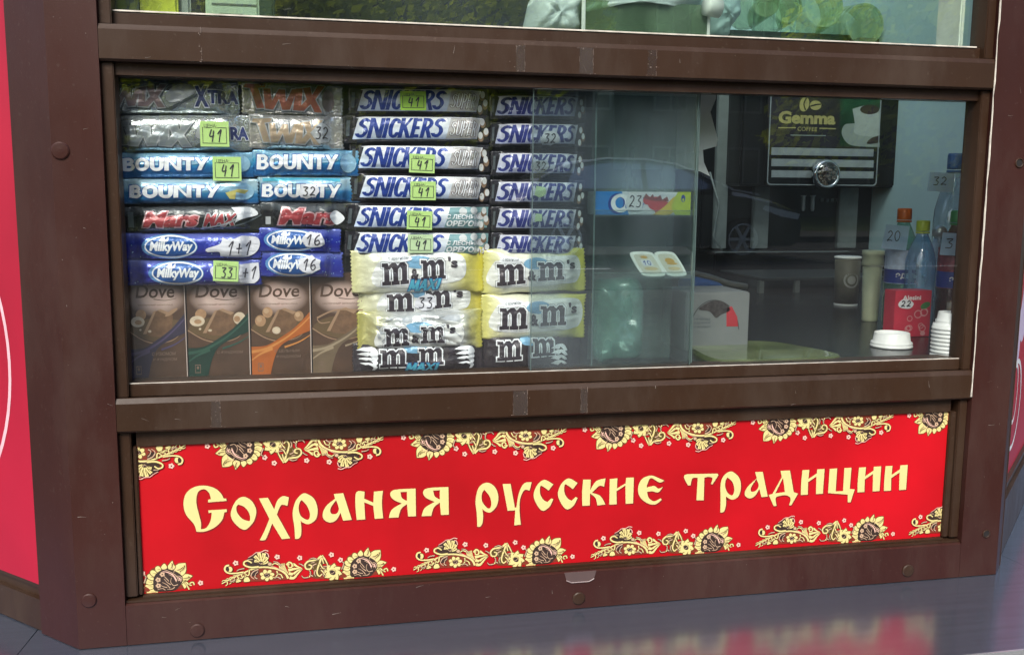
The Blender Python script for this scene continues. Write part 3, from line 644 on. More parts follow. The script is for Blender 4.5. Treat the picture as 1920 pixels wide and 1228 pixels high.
GL['2к'] = [[(1078,195,1),(1150,195,1),(1145,295,1),(1200,210),(1290,183,1),(1275,262,1),(1230,255),(1160,320,1),(1240,350),(1288,430,1),(1212,440,1),(1195,370),(1142,325,1),(1140,440,1),(1070,443,1),(1068,320)]]
GL['2и'] = [[(1330,190,1),(1402,183,1),(1397,280,1),(1480,230,1),(1485,178,1),(1558,175,1),(1550,420,1),(1480,424,1),(1478,250,1),(1393,305,1),(1395,428,1),(1325,432,1)]]
GL['2е'] = [[(1845,205,1),(1800,222),(1720,180),(1685,240),(1680,270,1),(1750,255),(1790,280),(1832,265,1),(1790,315),(1730,305),(1682,312,1),(1700,370),(1750,400),(1810,372,1),(1822,385,1),(1760,430),(1680,415),(1610,350),(1600,260),(1640,185),(1720,157),(1780,175)]]
GL['3т'] = [[(55,215),(190,205),(320,202,1),(328,215,1),(280,288,1),(268,285,1),(280,240),(250,228),(215,235,1),(210,415,1),(152,415,1),(162,235,1),(120,240),(105,295,1),(85,297,1)]]
GL['3р'] = [[(430,185),(490,230),(508,300),(490,380),(440,410),(395,390),(387,385,1),(388,450),(372,505),(343,513,1),(345,400),(345,290),(370,220)],[(400,232,1),(440,270),(455,330),(440,375),(405,360),(382,310),(385,260)]]
GL['3а'] = [[(622,190,1),(682,188,1),(722,385,1),(672,390,1),(655,325,1),(620,380),(575,400),(538,370),(560,310),(635,240,1)],[(632,245,1),(650,300),(625,340),(590,345),(590,310)]]
GL['3д'] = [[(825,180,1),(900,177,1),(930,350,1),(965,362,1),(910,455,1),(893,455,1),(905,400),(870,375),(810,382),(785,400),(792,460,1),(770,462,1),(730,372,1),(760,365,1),(835,230,1)],[(845,235,1),(860,350,1),(783,360,1)]]
GL['3и'] = [[(1000,175,1),(1055,172,1),(1048,245,1),(1115,200,1),(1118,168,1),(1177,165,1),(1163,362,1),(1108,366,1),(1112,225,1),(1045,270,1),(1042,370,1),(987,373,1),(990,280)]]
GL['3ц'] = [[(1218,165,1),(1278,160,1),(1265,345,1),(1325,342,1),(1335,158,1),(1392,155,1),(1378,325,1),(1418,328,1),(1385,430,1),(1362,432,1),(1362,370,1),(1205,358,1)]]
CROP = [(320, 880, 6.857), (580, 860, 6.857), (880, 860, 5.053), (1270, 840, 4.267)]
words = [['0С', '0о', '0х', '0р', '1а', '1н', '1я', ('1я', 422, -20)], ['2р', '2у', '2с', ('2с', 230, -13), '2к', '2и', '2е'], ['3т', '3р', '3а', '3д', '3и', '3ц', ('3и', 453, -21), ('3и', 665, -32)]]
def plane2(px, py): q = P(px, py, SY); return Vector((q.x, q.z))
flat_fn = lambda dy: (lambda p: Vector((p.x, SY-dy, p.y)))
for wd in words:
    tr, sh = [], []
    for g in wd:
        k, dx, dy = g if isinstance(g, tuple) else (g, 0, 0); ox, oy, s_ = CROP[int(k[0])]
        loops = [[plane2(ox+(p.x+dx)/s_, oy+(p.y+dy)/s_) for p in curve(l, 4)] for l in GL[k]]
        tr += fill(loops)
        g2 = [grow(loops[0], .0011)]+[grow(l, -.0009) for l in loops[1:]]
        sh += fill([[p+Vector((.0006, -.0007)) for p in l] for l in g2])
    decal('lettering_edge', sh, SHD, sign, flat_fn(.00015), local=False)
    decal('lettering', tr, CREAM, sign, flat_fn(.00040), local=False)
# floral border; one repeat drawn from basic strokes, laid along the top and turned round for the bottom
def c2p(x, y): return plane2(750+x/6.194, 770+y/6.194)
_unit = []          # (material, triangles)
def el(m, loops=None, tr=None, g=.0009, back=OLIVE):
    if loops is not None:
        L_ = [[c2p(p.x, p.y) for p in l] for l in loops]
        if back: _unit.append((back, fill([grow(L_[0], g)])))
        _unit.append((m, fill(L_)))
    if tr is not None: _unit.append((m, xf(tr, lambda p: c2p(p.x, p.y))))
def st(m, pts, w0, w1=None, back=OLIVE, bw=12):
    w1 = w0 if w1 is None else w1
    if m in (CREAM, LPINK): w0 *= 1.22; w1 *= 1.22
    if back: _unit.append((back, xf(brush(pts, w0+bw, w1+bw), lambda p: c2p(p.x, p.y))))
    _unit.append((m, xf(brush(pts, w0, w1), lambda p: c2p(p.x, p.y))))
# big flower
el(RUST, [curve([(230, 250), (640, 230), (640, 300), (560, 480), (450, 500), (330, 500), (230, 440), (210, 330)])], back=None)
for cx, cy, rx, ry, rt in ((560, 225, 60, 38, 0), (585, 285, 48, 32, .0), (588, 340, 46, 32, .3), (562, 392, 46, 32, .5), (535, 432, 42, 30, .8), (487, 478, 36, 30, 1.2)):
    el(CREAM, [ell(cx, cy, rx, ry, 16, rt)])
    st(OLIVE, [(cx-rx*.7, cy-4), (cx+rx*.3, cy)], 7, 2, None)
for l in ([(245, 300), (190, 335), (125, 393, 1), (180, 415), (240, 405), (270, 360)], [(250, 395), (205, 430), (192, 475), (196, 542, 1), (270, 535), (318, 490), (310, 430)],
          [(330, 470), (308, 500), (325, 535), (335, 572, 1), (368, 535), (384, 505), (370, 470)], [(395, 490), (405, 525), (425, 540), (455, 500), (430, 470)], [(215, 250, 1), (240, 300, 1), (200, 330), (170, 300)]):
    el(CREAM, [curve(l)])
el(SBRN, [curve([(330, 230), (520, 230), (545, 300), (530, 400), (470, 460), (400, 480), (300, 450), (235, 390), (235, 330), (270, 280)])], back=None)
for pts in ([(255, 330), (240, 370), (270, 395), (310, 390)], [(255, 420), (260, 455), (310, 465), (325, 435)], [(330, 470), (345, 495), (370, 480)], [(275, 340), (300, 400), (370, 450), (440, 480)],
            [(300, 330), (320, 380), (380, 420)], [(285, 300), (330, 290), (360, 330), (350, 380)], [(370, 260), (400, 300), (450, 330)], [(360, 300), (400, 330), (430, 370)], [(400, 270), (440, 280), (470, 300)],
            [(380, 340), (420, 390), (440, 400)], [(320, 270), (350, 250), (400, 250)], [(420, 240), (450, 260), (500, 250)]):
    st(TAN, pts, 9, 4, None)
for pts in ([(300, 345), (335, 410), (400, 445), (445, 450)], [(262, 345), (262, 370), (285, 380)]): st(LPINK, pts, 14, 5, SBRN, 6)
def daisy(x, y, r_, m=CREAM, dot=SBRN, back=None):
    l = []
    for i in range(20):
        a = 2*PI*i/20; q = r_*(1+.16*math.cos(5*a)); l.append(Vector((x+q*math.cos(a), y+q*math.sin(a))))
    el(m, [l], g=.0005, back=back or SHD); el(dot, [ell(x, y, r_*.3, r_*.3, 8)], back=None)
for x, y in ((492, 293), (492, 360), (446, 420)): daisy(x, y, 26, TAN, SBRN, SBRN)
st(CREAM, [(110, 290), (120, 320), (150, 315), (155, 290), (135, 285)], 12, 8); st(CREAM, [(165, 240), (190, 290), (215, 320)], 12, 6)
for x, y in ((40, 310), (651, 437), (751, 500), (1100, 472), (1341, 488), (1778, 430)): daisy(x, y, 27, LPINK)
# small flower
el(RUST, [curve([(600, 230), (960, 230), (920, 330), (850, 380), (760, 350), (640, 300)])], back=None)
for i in range(8):
    a = 2*PI*i/8+.2; d = Vector((math.cos(a), math.sin(a))); n_ = Vector((-d.y, d.x)); c = Vector((742, 295))
    el(CREAM, [curve([tuple(c+d*20-n_*22), tuple(c+d*62-n_*34), (*(c+d*108), 1), tuple(c+d*62+n_*34), tuple(c+d*20+n_*22)])])
el(CREAM, [ell(742, 295, 66, 60, 16)], back=None); el(SBRN, [ell(742, 292, 36, 28, 12, .5)], back=None); st(OLIVE, [(705, 300), (720, 325), (760, 325), (785, 300)], 6, 3, None)
st(TAN, [(725, 300), (745, 280), (760, 285)], 6, 4, None)
# palmette
el(OLIVE, [curve([(780, 380), (850, 395), (880, 250), (950, 250), (960, 330), (1040, 340), (1060, 390), (1010, 440), (900, 470), (855, 505, 1), (810, 450)])], back=None)
for pts, a, b_ in (([(855, 495), (820, 440), (795, 385)], 16, 8), ([(858, 490), (850, 440), (840, 400)], 14, 8), ([(860, 490), (880, 420), (905, 350), (915, 290), (890, 255), (860, 280)], 18, 10), ([(865, 490), (910, 450), (960, 440), (1010, 430), (1045, 390), (1030, 345), (985, 345), (975, 380), (1005, 390)], 18, 11),
                   ([(920, 400), (960, 380), (955, 350)], 12, 6), ([(940, 420), (980, 410)], 10, 6), ([(800, 370), (850, 360), (880, 340)], 11, 6), ([(930, 330), (945, 290), (930, 255)], 12, 6), ([(830, 330), (850, 290), (840, 250)], 10, 6)):
    st(CREAM if a > 13 else TAN, pts, a, b_, SBRN, 7)
# scroll branch
el(RUST, [curve([(1210, 230), (1850, 225), (1750, 300), (1640, 350), (1480, 385), (1360, 370), (1260, 320)])], back=None)
for pts in ([(1075, 345), (1120, 300), (1170, 245), (1215, 250)], [(1080, 347), (1130, 325), (1180, 290), (1225, 300)], [(1080, 350), (1130, 352), (1180, 345), (1228, 335)], [(1085, 355), (1130, 375), (1165, 400), (1185, 385)]): st(CREAM, pts, 6, 30, OLIVE, 8)
st(SBRN, [(1170, 290), (1190, 262), (1205, 275)], 7, 3, None); st(OLIVE, [(1110, 345), (1150, 330), (1200, 318)], 6, 3, None)
st(CREAM, [(1245, 395), (1215, 425), (1185, 405), (1190, 370), (1220, 368), (1228, 395), (1210, 400)], 16, 8)
for k in range(6): st(CREAM, [(1235+k*16, 300+k*9), (1262+k*13, 370+k*7), (1270+k*15, 418-k*3)], 10, 5, SBRN, 5)
st(CREAM, [(1230, 240), (1262, 300), (1340, 350), (1480, 378), (1600, 360), (1720, 310), (1835, 255), (1930, 205)], 20, 9, SBRN, 8)
st(TAN, [(1290, 330), (1400, 385), (1540, 390), (1640, 370)], 9, 5, None)
for k in range(7):
    a = 2*PI*k/7+.3; el(CREAM, [ell(1455+48*math.cos(a), 285+38*math.sin(a), 30, 21, 12, a)], g=.0006)
el(SBRN, [ell(1455, 285, 34, 26, 14)], back=None)
for pts in ([(1435, 290), (1450, 268), (1470, 275)], [(1445, 302), (1465, 300), (1478, 285)]): st(TAN, pts, 7, 3, None)
st(CREAM, [(1350, 330), (1345, 290), (1375, 255), (1400, 265)], 12, 6, SBRN, 6)
el(SBRN, [curve([(1540, 330), (1570, 290), (1625, 280), (1620, 330), (1570, 360)])], back=None)
st(TAN, [(1545, 355), (1600, 330), (1625, 280), (1590, 245)], 13, 6, None); st(TAN, [(1550, 330), (1580, 300)], 9, 5, None)
el(CREAM, [curve([(1640, 225), (1700, 220), (1690, 262), (1655, 268)])]); el(CREAM, [curve([(1730, 230), (1780, 215), (1770, 255)])])
for k in range(7):
    x = 1650+k*38; y = 335-k*17; st(CREAM, [(x, y), (x-6, y-34), (x+16, y-52)], 11, 4, SBRN, 5)
    if k > 1: st(CREAM, [(x, y+5), (x+34, y+8), (x+50, y-6)], 10, 3, SBRN, 5)
st(CREAM, [(1640, 350), (1645, 300), (1665, 290), (1680, 310)], 12, 7)
# hanging lower flower
el(SBRN, [curve([(1410, 400), (1500, 390), (1640, 400), (1670, 450), (1640, 490), (1560, 530), (1450, 545), (1440, 470)])], back=None)
for a0, ln, ww in ((2.75, 78, 26), (2.3, 100, 30), (1.85, 125, 34), (1.4, 128, 34), (.95, 112, 30), (.5, 80, 24)):
    d = Vector((math.cos(a0), math.sin(a0))); o_ = Vector((1512, 415)); q_ = o_+d*ln; n_ = Vector((-d.y, d.x))
    st(CREAM, [tuple(o_), tuple(o_+d*ln*.5+n_*6), tuple(q_)], 10, ww, OLIVE, 8); st(OLIVE, [tuple(o_+d*ln*.45), tuple(o_+d*ln*.9)], 8, 4, None)
el(SBRN, [ell(1518, 428, 26, 16, 12)], back=None); st(TAN, [(1500, 428), (1518, 416), (1536, 430)], 7, 4, None)
st(CREAM, [(1540, 385), (1620, 380), (1685, 405), (1690, 440), (1650, 455), (1610, 430)], 16, 10); st(TAN, [(1600, 470), (1640, 470), (1670, 455)], 8, 4, None)
st(LPINK, [(1432, 560), (1470, 568), (1510, 550), (1560, 545), (1600, 515), (1645, 490)], 8, 4, SHD, 5); st(LPINK, [(1430, 490), (1440, 530), (1470, 545)], 8, 5, SHD, 5)
el(TAN, [ell(1422, 412, 20, 18, 10)])
# end curl
st(CREAM, [(1700, 330), (1790, 318), (1860, 325), (1892, 360), (1880, 400), (1845, 410)], 12, 15, SBRN, 7)
el(CREAM, [ell(1838, 365, 24, 30, 12)]); el(SBRN, [curve([(1850, 345), (1880, 360), (1870, 395), (1850, 385)])], back=None)
for pts in ([(152, 388), (185, 375), (225, 372)], [(205, 520), (222, 478), (262, 448)], [(225, 500), (250, 480), (290, 470)], [(335, 545), (340, 510), (352, 490)], [(190, 350), (220, 345), (250, 350)]): st(OLIVE, pts, 9, 4, None)
for x, y in ((165, 392), (212, 515), (340, 545)): el(RUST, [ell(x, y, 5, 5, 6)], back=None)
for pts, m_ in (([(640, 330), (615, 400), (640, 420)], TAN), ([(1000, 250), (985, 300), (1000, 330)], CREAM), ([(1060, 380), (1085, 400), (1110, 410)], TAN), ([(960, 260), (990, 280), (985, 320)], TAN), ([(870, 330), (845, 300), (820, 260)], CREAM), ([(885, 410), (850, 350), (825, 345)], CREAM), ([(905, 450), (950, 470), (1000, 455)], TAN), ([(1010, 250), (1060, 245), (1085, 270)], TAN),
    ([(1290, 250), (1310, 290), (1350, 300)], CREAM), ([(1310, 240), (1345, 262), (1375, 250)], TAN), ([(1560, 250), (1585, 270), (1575, 300)], TAN), ([(1330, 405), (1370, 420), (1400, 400)], CREAM), ([(1300, 390), (1340, 430), (1385, 440)], TAN), ([(1700, 290), (1720, 262), (1750, 268)], CREAM), ([(1790, 250), (1820, 230), (1850, 235)], TAN), ([(1690, 370), (1740, 362), (1770, 345)], TAN)):
    st(m_, pts, 12, 6, SBRN, 9)
T_ = plane2(1108, 821)-plane2(769.5, 834); T_.y = 0
c1 = c2p(420, 380); c2 = plane2(1016.7, 1033.6)
fl_groups = []
layer = 0
for kind in ('top', 'bottom'):
    rng = range(-2, 4) if kind == 'top' else range(-3, 5)
    for k in rng:
        if kind == 'top': fn = lambda p: p+T_*k
        else: fn = lambda p: c2-(p-c1)+T_*k
        cx = fn((c1+c2p(1500, 380))/2).x
        if cx < sx0-.25 or cx > sx1+.25: continue
        fo = None; mats_ = []; idx = []; vs = []; fs = []; dy = .00012
        for m, tr in _unit:
            t2 = clip(xf(tr, fn), sx0+.0005, sx1-.0005, sz0+.0005, sz1-.0005); dy += .000006
            if not t2: continue
            if m not in mats_: mats_.append(m)
            for t in t2:
                a, b_, c = t; cr = (b_.x-a.x)*(c.y-a.y)-(b_.y-a.y)*(c.x-a.x)
                if abs(cr) < 1e-12: continue
                if cr < 0: a, b_, c = a, c, b_
                i = len(vs); vs += [(p.x, SY-dy, p.y) for p in (a, b_, c)]; fs.append((i, i+1, i+2)); idx.append(mats_.index(m))
        if not fs: continue
        o = obj('floral_ornament', vs, fs, mats_[0], sign)
        for m in mats_[1:]: o.data.materials.append(m)
        o.data.polygons.foreach_set('material_index', idx)

# =================================================================== WRAPPED BARS
WY = .062                                   # plane of the stacked bars' middles
def grad_mat(key, stops, rough=.3, metal=.25, axis='z', lo=-.5, hi=.5, nz=.15, coat=.3):
    """print colour running across the pack (stops along axis), a little uneven"""
    if key in MATS: return MATS[key]
    m = bpy.data.materials.new(key); m.use_nodes = True; t = m.node_tree; b = t.nodes['Principled BSDF']
    tc = t.nodes.new('ShaderNodeTexCoord'); sp = t.nodes.new('ShaderNodeSeparateXYZ'); t.links.new(tc.outputs['Object'], sp.inputs[0])
    mr = t.nodes.new('ShaderNodeMapRange'); mr.inputs[1].default_value = lo; mr.inputs[2].default_value = hi
    t.links.new(sp.outputs[{'x': 0, 'y': 1, 'z': 2}[axis]], mr.inputs[0])
    ns = t.nodes.new('ShaderNodeTexNoise'); ns.inputs['Scale'].default_value = 45; ns.inputs['Detail'].default_value = 3
    mp = t.nodes.new('ShaderNodeMapping'); mp.inputs['Scale'].default_value = (.4, 1, 1); t.links.new(tc.outputs['Object'], mp.inputs[0]); t.links.new(mp.outputs[0], ns.inputs['Vector'])
    ad = t.nodes.new('ShaderNodeMath'); ad.operation = 'MULTIPLY_ADD'; ad.inputs[1].default_value = nz; t.links.new(ns.outputs[0], ad.inputs[0])
    sb = t.nodes.new('ShaderNodeMath'); sb.operation = 'SUBTRACT'; sb.inputs[1].default_value = nz/2; t.links.new(mr.outputs[0], sb.inputs[0]); t.links.new(sb.outputs[0], ad.inputs[2])
    cr = t.nodes.new('ShaderNodeValToRGB'); el_ = cr.color_ramp.elements
    while len(el_) < len(stops): el_.new(.5)
    for e, (p, c) in zip(el_, stops): e.position = p; e.color = (*c, 1)
    t.links.new(ad.outputs[0], cr.inputs[0]); t.links.new(cr.outputs[0], b.inputs['Base Color'])
    b.inputs['Roughness'].default_value = rough; b.inputs['Metallic'].default_value = metal; b.inputs['Coat Weight'].default_value = coat; b.inputs['Coat Roughness'].default_value = .15
    MATS[key] = creases(m); return m
def creases(m):
    t = m.node_tree; b = t.nodes['Principled BSDF']; tc = t.nodes.new('ShaderNodeTexCoord')
    vo = t.nodes.new('ShaderNodeTexVoronoi'); vo.feature = 'DISTANCE_TO_EDGE'; vo.inputs['Scale'].default_value = 85
    n = t.nodes.new('ShaderNodeTexNoise'); n.inputs['Scale'].default_value = 40; n.inputs['Detail'].default_value = 4
    mx = t.nodes.new('ShaderNodeMix'); mx.data_type = 'VECTOR'; mx.inputs[0].default_value = .06; t.links.new(tc.outputs['Object'], n.inputs['Vector'])
    t.links.new(tc.outputs['Object'], mx.inputs[4]); t.links.new(n.outputs['Color'], mx.inputs[5]); t.links.new(mx.outputs[1], vo.inputs['Vector'])
    n3 = t.nodes.new('ShaderNodeTexNoise'); n3.inputs['Scale'].default_value = 130; n3.inputs['Detail'].default_value = 2; t.links.new(tc.outputs['Object'], n3.inputs['Vector'])
    ad = t.nodes.new('ShaderNodeMath'); ad.operation = 'ADD'; t.links.new(vo.outputs['Distance'], ad.inputs[0]); t.links.new(n3.outputs[0], ad.inputs[1])
    bp = t.nodes.new('ShaderNodeBump'); bp.inputs['Strength'].default_value = .55; bp.inputs['Distance'].default_value = .0012; t.links.new(ad.outputs[0], bp.inputs['Height'])
    t.links.new(bp.outputs[0], b.inputs['Normal']); b.inputs['Coat Roughness'].default_value = .1
    if 'Coat Normal' in b.inputs: t.links.new(bp.outputs[0], b.inputs['Coat Normal'])
    return m
def foil(key, col, rough=.28, metal=.35, vary=.08):
    if 'foil_'+key in MATS: return MATS['foil_'+key]
    return creases(mat('foil_'+key, col, rough, metal=metal, vary=vary, scale=60, coat=.4))
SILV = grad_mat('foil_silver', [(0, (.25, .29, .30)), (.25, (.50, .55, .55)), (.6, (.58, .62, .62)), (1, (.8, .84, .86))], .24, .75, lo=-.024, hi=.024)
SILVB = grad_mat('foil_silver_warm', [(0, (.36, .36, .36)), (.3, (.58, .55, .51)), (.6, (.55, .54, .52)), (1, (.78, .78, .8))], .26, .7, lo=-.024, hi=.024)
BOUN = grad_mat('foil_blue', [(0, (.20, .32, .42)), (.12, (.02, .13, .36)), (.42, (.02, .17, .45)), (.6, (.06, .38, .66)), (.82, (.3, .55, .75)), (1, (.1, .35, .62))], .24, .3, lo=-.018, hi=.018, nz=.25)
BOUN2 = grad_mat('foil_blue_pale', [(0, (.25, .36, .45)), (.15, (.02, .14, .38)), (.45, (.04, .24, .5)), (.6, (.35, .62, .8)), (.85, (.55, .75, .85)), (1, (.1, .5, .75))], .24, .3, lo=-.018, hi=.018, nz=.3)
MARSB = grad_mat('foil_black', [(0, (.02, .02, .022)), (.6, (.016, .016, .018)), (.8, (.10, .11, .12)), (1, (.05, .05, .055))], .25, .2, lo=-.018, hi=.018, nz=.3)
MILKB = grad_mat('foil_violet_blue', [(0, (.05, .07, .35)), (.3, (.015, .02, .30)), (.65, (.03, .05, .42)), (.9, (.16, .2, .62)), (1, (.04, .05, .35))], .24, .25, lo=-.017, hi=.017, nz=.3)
SNIB = foil('dark_brown', (.018, .016, .022), .3, .1)
SNIP = grad_mat('panel_white_blue', [(0, (.48, .58, .80)), (.35, (.68, .76, .88)), (.8, (.88, .91, .95)), (1, (.9, .92, .95))], .3, .0, lo=-.016, hi=.016)
SNIP2 = grad_mat('panel_lilac', [(0, (.36, .40, .62)), (.35, (.56, .60, .74)), (1, (.74, .74, .82))], .3, .15, lo=-.016, hi=.016)
SBLUE = foil('letter_blue', (.018, .05, .30), .35, .15); SBLU2 = foil('letter_indigo', (.03, .04, .22), .35, .15)
TWR = foil('letter_bronze_red', (.42, .13, .08), .35, .4); TWG = foil('letter_grey', (.36, .40, .42), .3, .5); TWM = foil('letter_mauve', (.30, .22, .23), .32, .5); TWT = foil('letter_tan', (.5, .38, .27), .35, .4)
NAVY = foil('letter_navy', (.015, .03, .16), .4, .1); WHT = foil('print_white', (.88, .90, .94), .35, .0); PALEG = foil('print_grey', (.50, .52, .54), .35, .3)
DKG = foil('print_dark_grey', (.10, .12, .13), .35, .3); MRED = foil('letter_red', (.36, .05, .06), .35, .2); MPNK = foil('letter_edge_pink', (.62, .38, .40), .35, .3)
CYAN = foil('print_cyan', (.10, .50, .68), .3, .2); LBLU = foil('print_light_blue', (.35, .6, .8), .3, .3); MIDB = foil('print_mid_blue', (.015, .10, .36), .35, .2)
YEL = grad_mat('foil_yellow', [(0, (.72, .70, .36)), (.12, (.80, .80, .58)), (.3, (.82, .83, .76)), (.7, (.80, .80, .66)), (.84, (.76, .70, .22)), (1, (.70, .60, .05))], .3, .15, axis='x', lo=-.085, hi=.085, nz=.12)
YEL2 = grad_mat('foil_yellow_pale', [(0, (.74, .70, .22)), (.2, (.82, .82, .66)), (.7, (.78, .78, .62)), (.86, (.70, .68, .20)), (1, (.64, .60, .08))], .3, .15, axis='x', lo=-.066, hi=.066, nz=.12)
YELC = grad_mat('foil_crumpled', [(0, (.55, .50, .10)), (.12, (.62, .60, .30)), (.3, (.62, .64, .64)), (.8, (.60, .62, .63)), (.95, (.66, .60, .12)), (1, (.68, .6, .1))], .26, .4, axis='x', lo=-.085, hi=.085, nz=.12)
MBRN = foil('dark_mauve', (.04, .032, .038), .3, .15); MLET = foil('letter_brown_black', (.035, .025, .035), .4, .1)
STK = mat('green_price_paper', (.50, .74, .24), .7, vary=.04); STKO = mat('pale_price_paper', (.55, .72, .42), .7, vary=.04); STW = mat('white_price_paper', (.72, .72, .78), .7, vary=.05)
NUT = foil('nut_pale', (.62, .64, .64), .35, .1); NUTB = foil('nut_brown', (.22, .14, .09), .4, .1); TEALN = foil('nut_teal', (.16, .32, .32), .35, .2)

class Bar:
    def __init__(s, label, quad, body, T=.013, name='chocolate_bar', cat='chocolate bar', group=None, seed=0, crumple=1., crimp=.012, dy=0., square=2.6, extra=0.):
        xl, yl, xr, yr, hp = quad; rj = random.Random(seed*13+5); yl += rj.uniform(-1.6, 1.6); yr += rj.uniform(-1.6, 1.6); dy += rj.uniform(-.002, .002)
        Y = WY-T+dy; a = P(xl, yl, Y); b = P(xr, yr, Y); t0 = P((xl+xr)/2, (yl+yr)/2-hp/2, Y); t1 = P((xl+xr)/2, (yl+yr)/2+hp/2, Y)
        s.L = (b-a).length+extra; s.H = (t0-t1).length; s.T = T; s.seed = seed; s.cr = crumple; s.crimp = crimp; s.sq = square; s.wav = .025 if name == 'chocolate_bar' else .075
        c = (a+b)/2; c.y = WY+dy; d = (b-a).normalized(); ang = math.atan2(d.z, d.x)
        rot = Matrix.Rotation(-ang, 4, 'Y')
        nu = max(24, int(s.L/.0024)); nv = max(14, int(s.H/.0024)); vs = []; fs = []
        for sgn in (1, -1):
            for i in range(nu+1):
                for j in range(nv+1):
                    u = -s.L/2+s.L*i/nu; v = -s.H/2+s.H*j/nv
                    if i in (0, nu): u += ((.0013 if j % 2 else -.0006)+.002*noise.noise(Vector((v*60, seed*2.1, i))))*(1 if i else -1)
                    e = s.edge(u); vv = v*e
                    if sgn == 1: vs.append((u, -s.h(u, v), vv))
                    else: vs.append((u, s.h(u, v)*.55+.0002, vv))
        n1 = (nu+1)*(nv+1)
        for i in range(nu):
            for j in range(nv):
                k = i*(nv+1)+j
                fs.append((k, k+nv+1, k+nv+2, k+1)); fs.append((n1+k, n1+k+1, n1+k+nv+2, n1+k+nv+1))
        for i in range(nu):
            k = i*(nv+1); fs.append((k, n1+k, n1+k+nv+1, k+nv+1)); k += nv; fs.append((k, k+nv+1, n1+k+nv+1, n1+k))
        for j in range(nv):
            k = j; fs.append((k, k+1, n1+k+1, n1+k)); k = nu*(nv+1)+j; fs.append((k, n1+k, n1+k+1, k+1))
        s.o = obj(name, vs, fs, body, None, True, loc=c, rot=rot)
        tag(s.o, label, cat, group); s.n = 0
    def edge(s, u):
        k = max(0, 1-(s.L/2-abs(u))/(s.crimp*2.2)); return 1-.03*k+s.wav*noise.noise(Vector((u*(60 if s.wav < .05 else 32), s.seed*3.7, 0)))*min(s.cr, 1.8)
    def h(s, u, v):
        t = min(1, abs(v)/(s.H/2)); body = s.T*max(0, 1-t**s.sq)**.55
        d = s.L/2-abs(u); e = min(1, max(0, (d-s.crimp)/(.016*max(.6, s.H/.04)))); e = e*e*(3-2*e)
        q = Vector((u*55, v*90, s.seed*7.13)); wr = noise.noise(q)*.0012+noise.noise(q*1.9)*.0004
        near = math.exp(-max(0, d-s.crimp)/.022)
        wr += near*.0022*noise.noise(Vector((u*35, v*260, s.seed*3.1)))*(1 if e > 0 else .3)
        wr += (s.cr-1)*abs(noise.noise(Vector((u*38+v*30, v*70, s.seed*1.7))))*.004 if s.cr > 1 else 0
        # faceted folds
        f = noise.noise(Vector((u*28+v*22, v*35-u*12, s.seed*5.7))); wr += .0016*abs(f)*s.cr
        if e <= 0: wr = wr*.25+.0003*math.sin(u*4200)
        edge_ = max(.0, 1-t**6)
        return .0012+body*e+wr*edge_*(.3+.7*e)
    def uv(s, p):            # p in 0..1 of the front (v up)
        return Vector(((p[0]-.5)*s.L, (p[1]-.5)*s.H))
    def put(s, name, tr, m, frac=True, parent=None, lift=0.):
        s.n += 1; o = .0004+s.n*.00017+lift
        if frac: tr = xf(tr, s.uv)
        tr = clip(tr, -s.L/2+.0005, s.L/2-.0005, -s.H/2+.0004, s.H/2-.0004)
        return decal(name, tr, m, parent or s.o, lambda p: Vector((p.x, -s.h(p.x, p.y)-o, p.y*s.edge(p.x))), split_l=.0030)
    def text(s, body, u0, v0, u1, v1, m, shear=0., bold=.02, out=None, outw=.05, name='lettering'):
        x0, y0 = s.uv((u0, v0)); x1, y1 = s.uv((u1, v1))
        if out: s.put(name+'_edge', text_tris(body, x0, y0, x1-x0, y1-y0, shear, bold, outw), out, False)
        return s.put(name, text_tris(body, x0, y0, x1-x0, y1-y0, shear, bold), m, False)
    def tagp(s, cx, cy, num, w_=.034, h_=.025, rot=0., m=None, price=True, ink=None):
        """paper price tag stuck on flat; cx, cy in photo pixels"""
        q = s.o.matrix_world.inverted() @ P(cx, cy, WY-s.T-.001); c = Vector((q.x, q.z)); m = m or STK
        y = -(max(s.h(c.x+i*w_*.125, c.y+j*h_*.125) for i in range(-4, 5) for j in range(-4, 5))+.0030)
        def fn(dy): return lambda p: Vector((c.x+(p.x*math.cos(rot)-p.y*math.sin(rot)), y-dy+.0005*math.sin(p.x*120), c.y+(p.x*math.sin(rot)+p.y*math.cos(rot))))
        g = []
        n = 8
        for i in range(n): g += fill([rect(-w_/2+w_*i/n, -h_/2, -w_/2+w_*(i+1)/n, h_/2)])
        st_ = decal('price_tag', g, m, s.o, fn(.0)); W[st_] = s.o.matrix_world.copy()
        if price:
            fr = fill(frame_loops(-w_*.42, -h_*.38, w_*.42, h_*.26, .0007))
            fr = [t for t in fr]
            decal('border', split(fr, .01), INK, st_, fn(.0003))
            decal('lettering', text_tris('ЦЕНА:', -w_*.36, h_*.22, w_*.44, h_*.17, 0, .01), INK, st_, fn(.00045)); decal('patch', fill([rect(-w_*.38, h_*.235, w_*.10, h_*.42)]), m, st_, fn(.00038))
            decal('number', pen(num, -w_*.22, -h_*.32, w_*.5, h_*.5, .0016), ink or INK, st_, fn(.0005))
        else:
            decal('number', pen(num, -w_*.34, -h_*.28, w_*.66, h_*.56, .0016), ink or INK, st_, fn(.0004))
        return st_
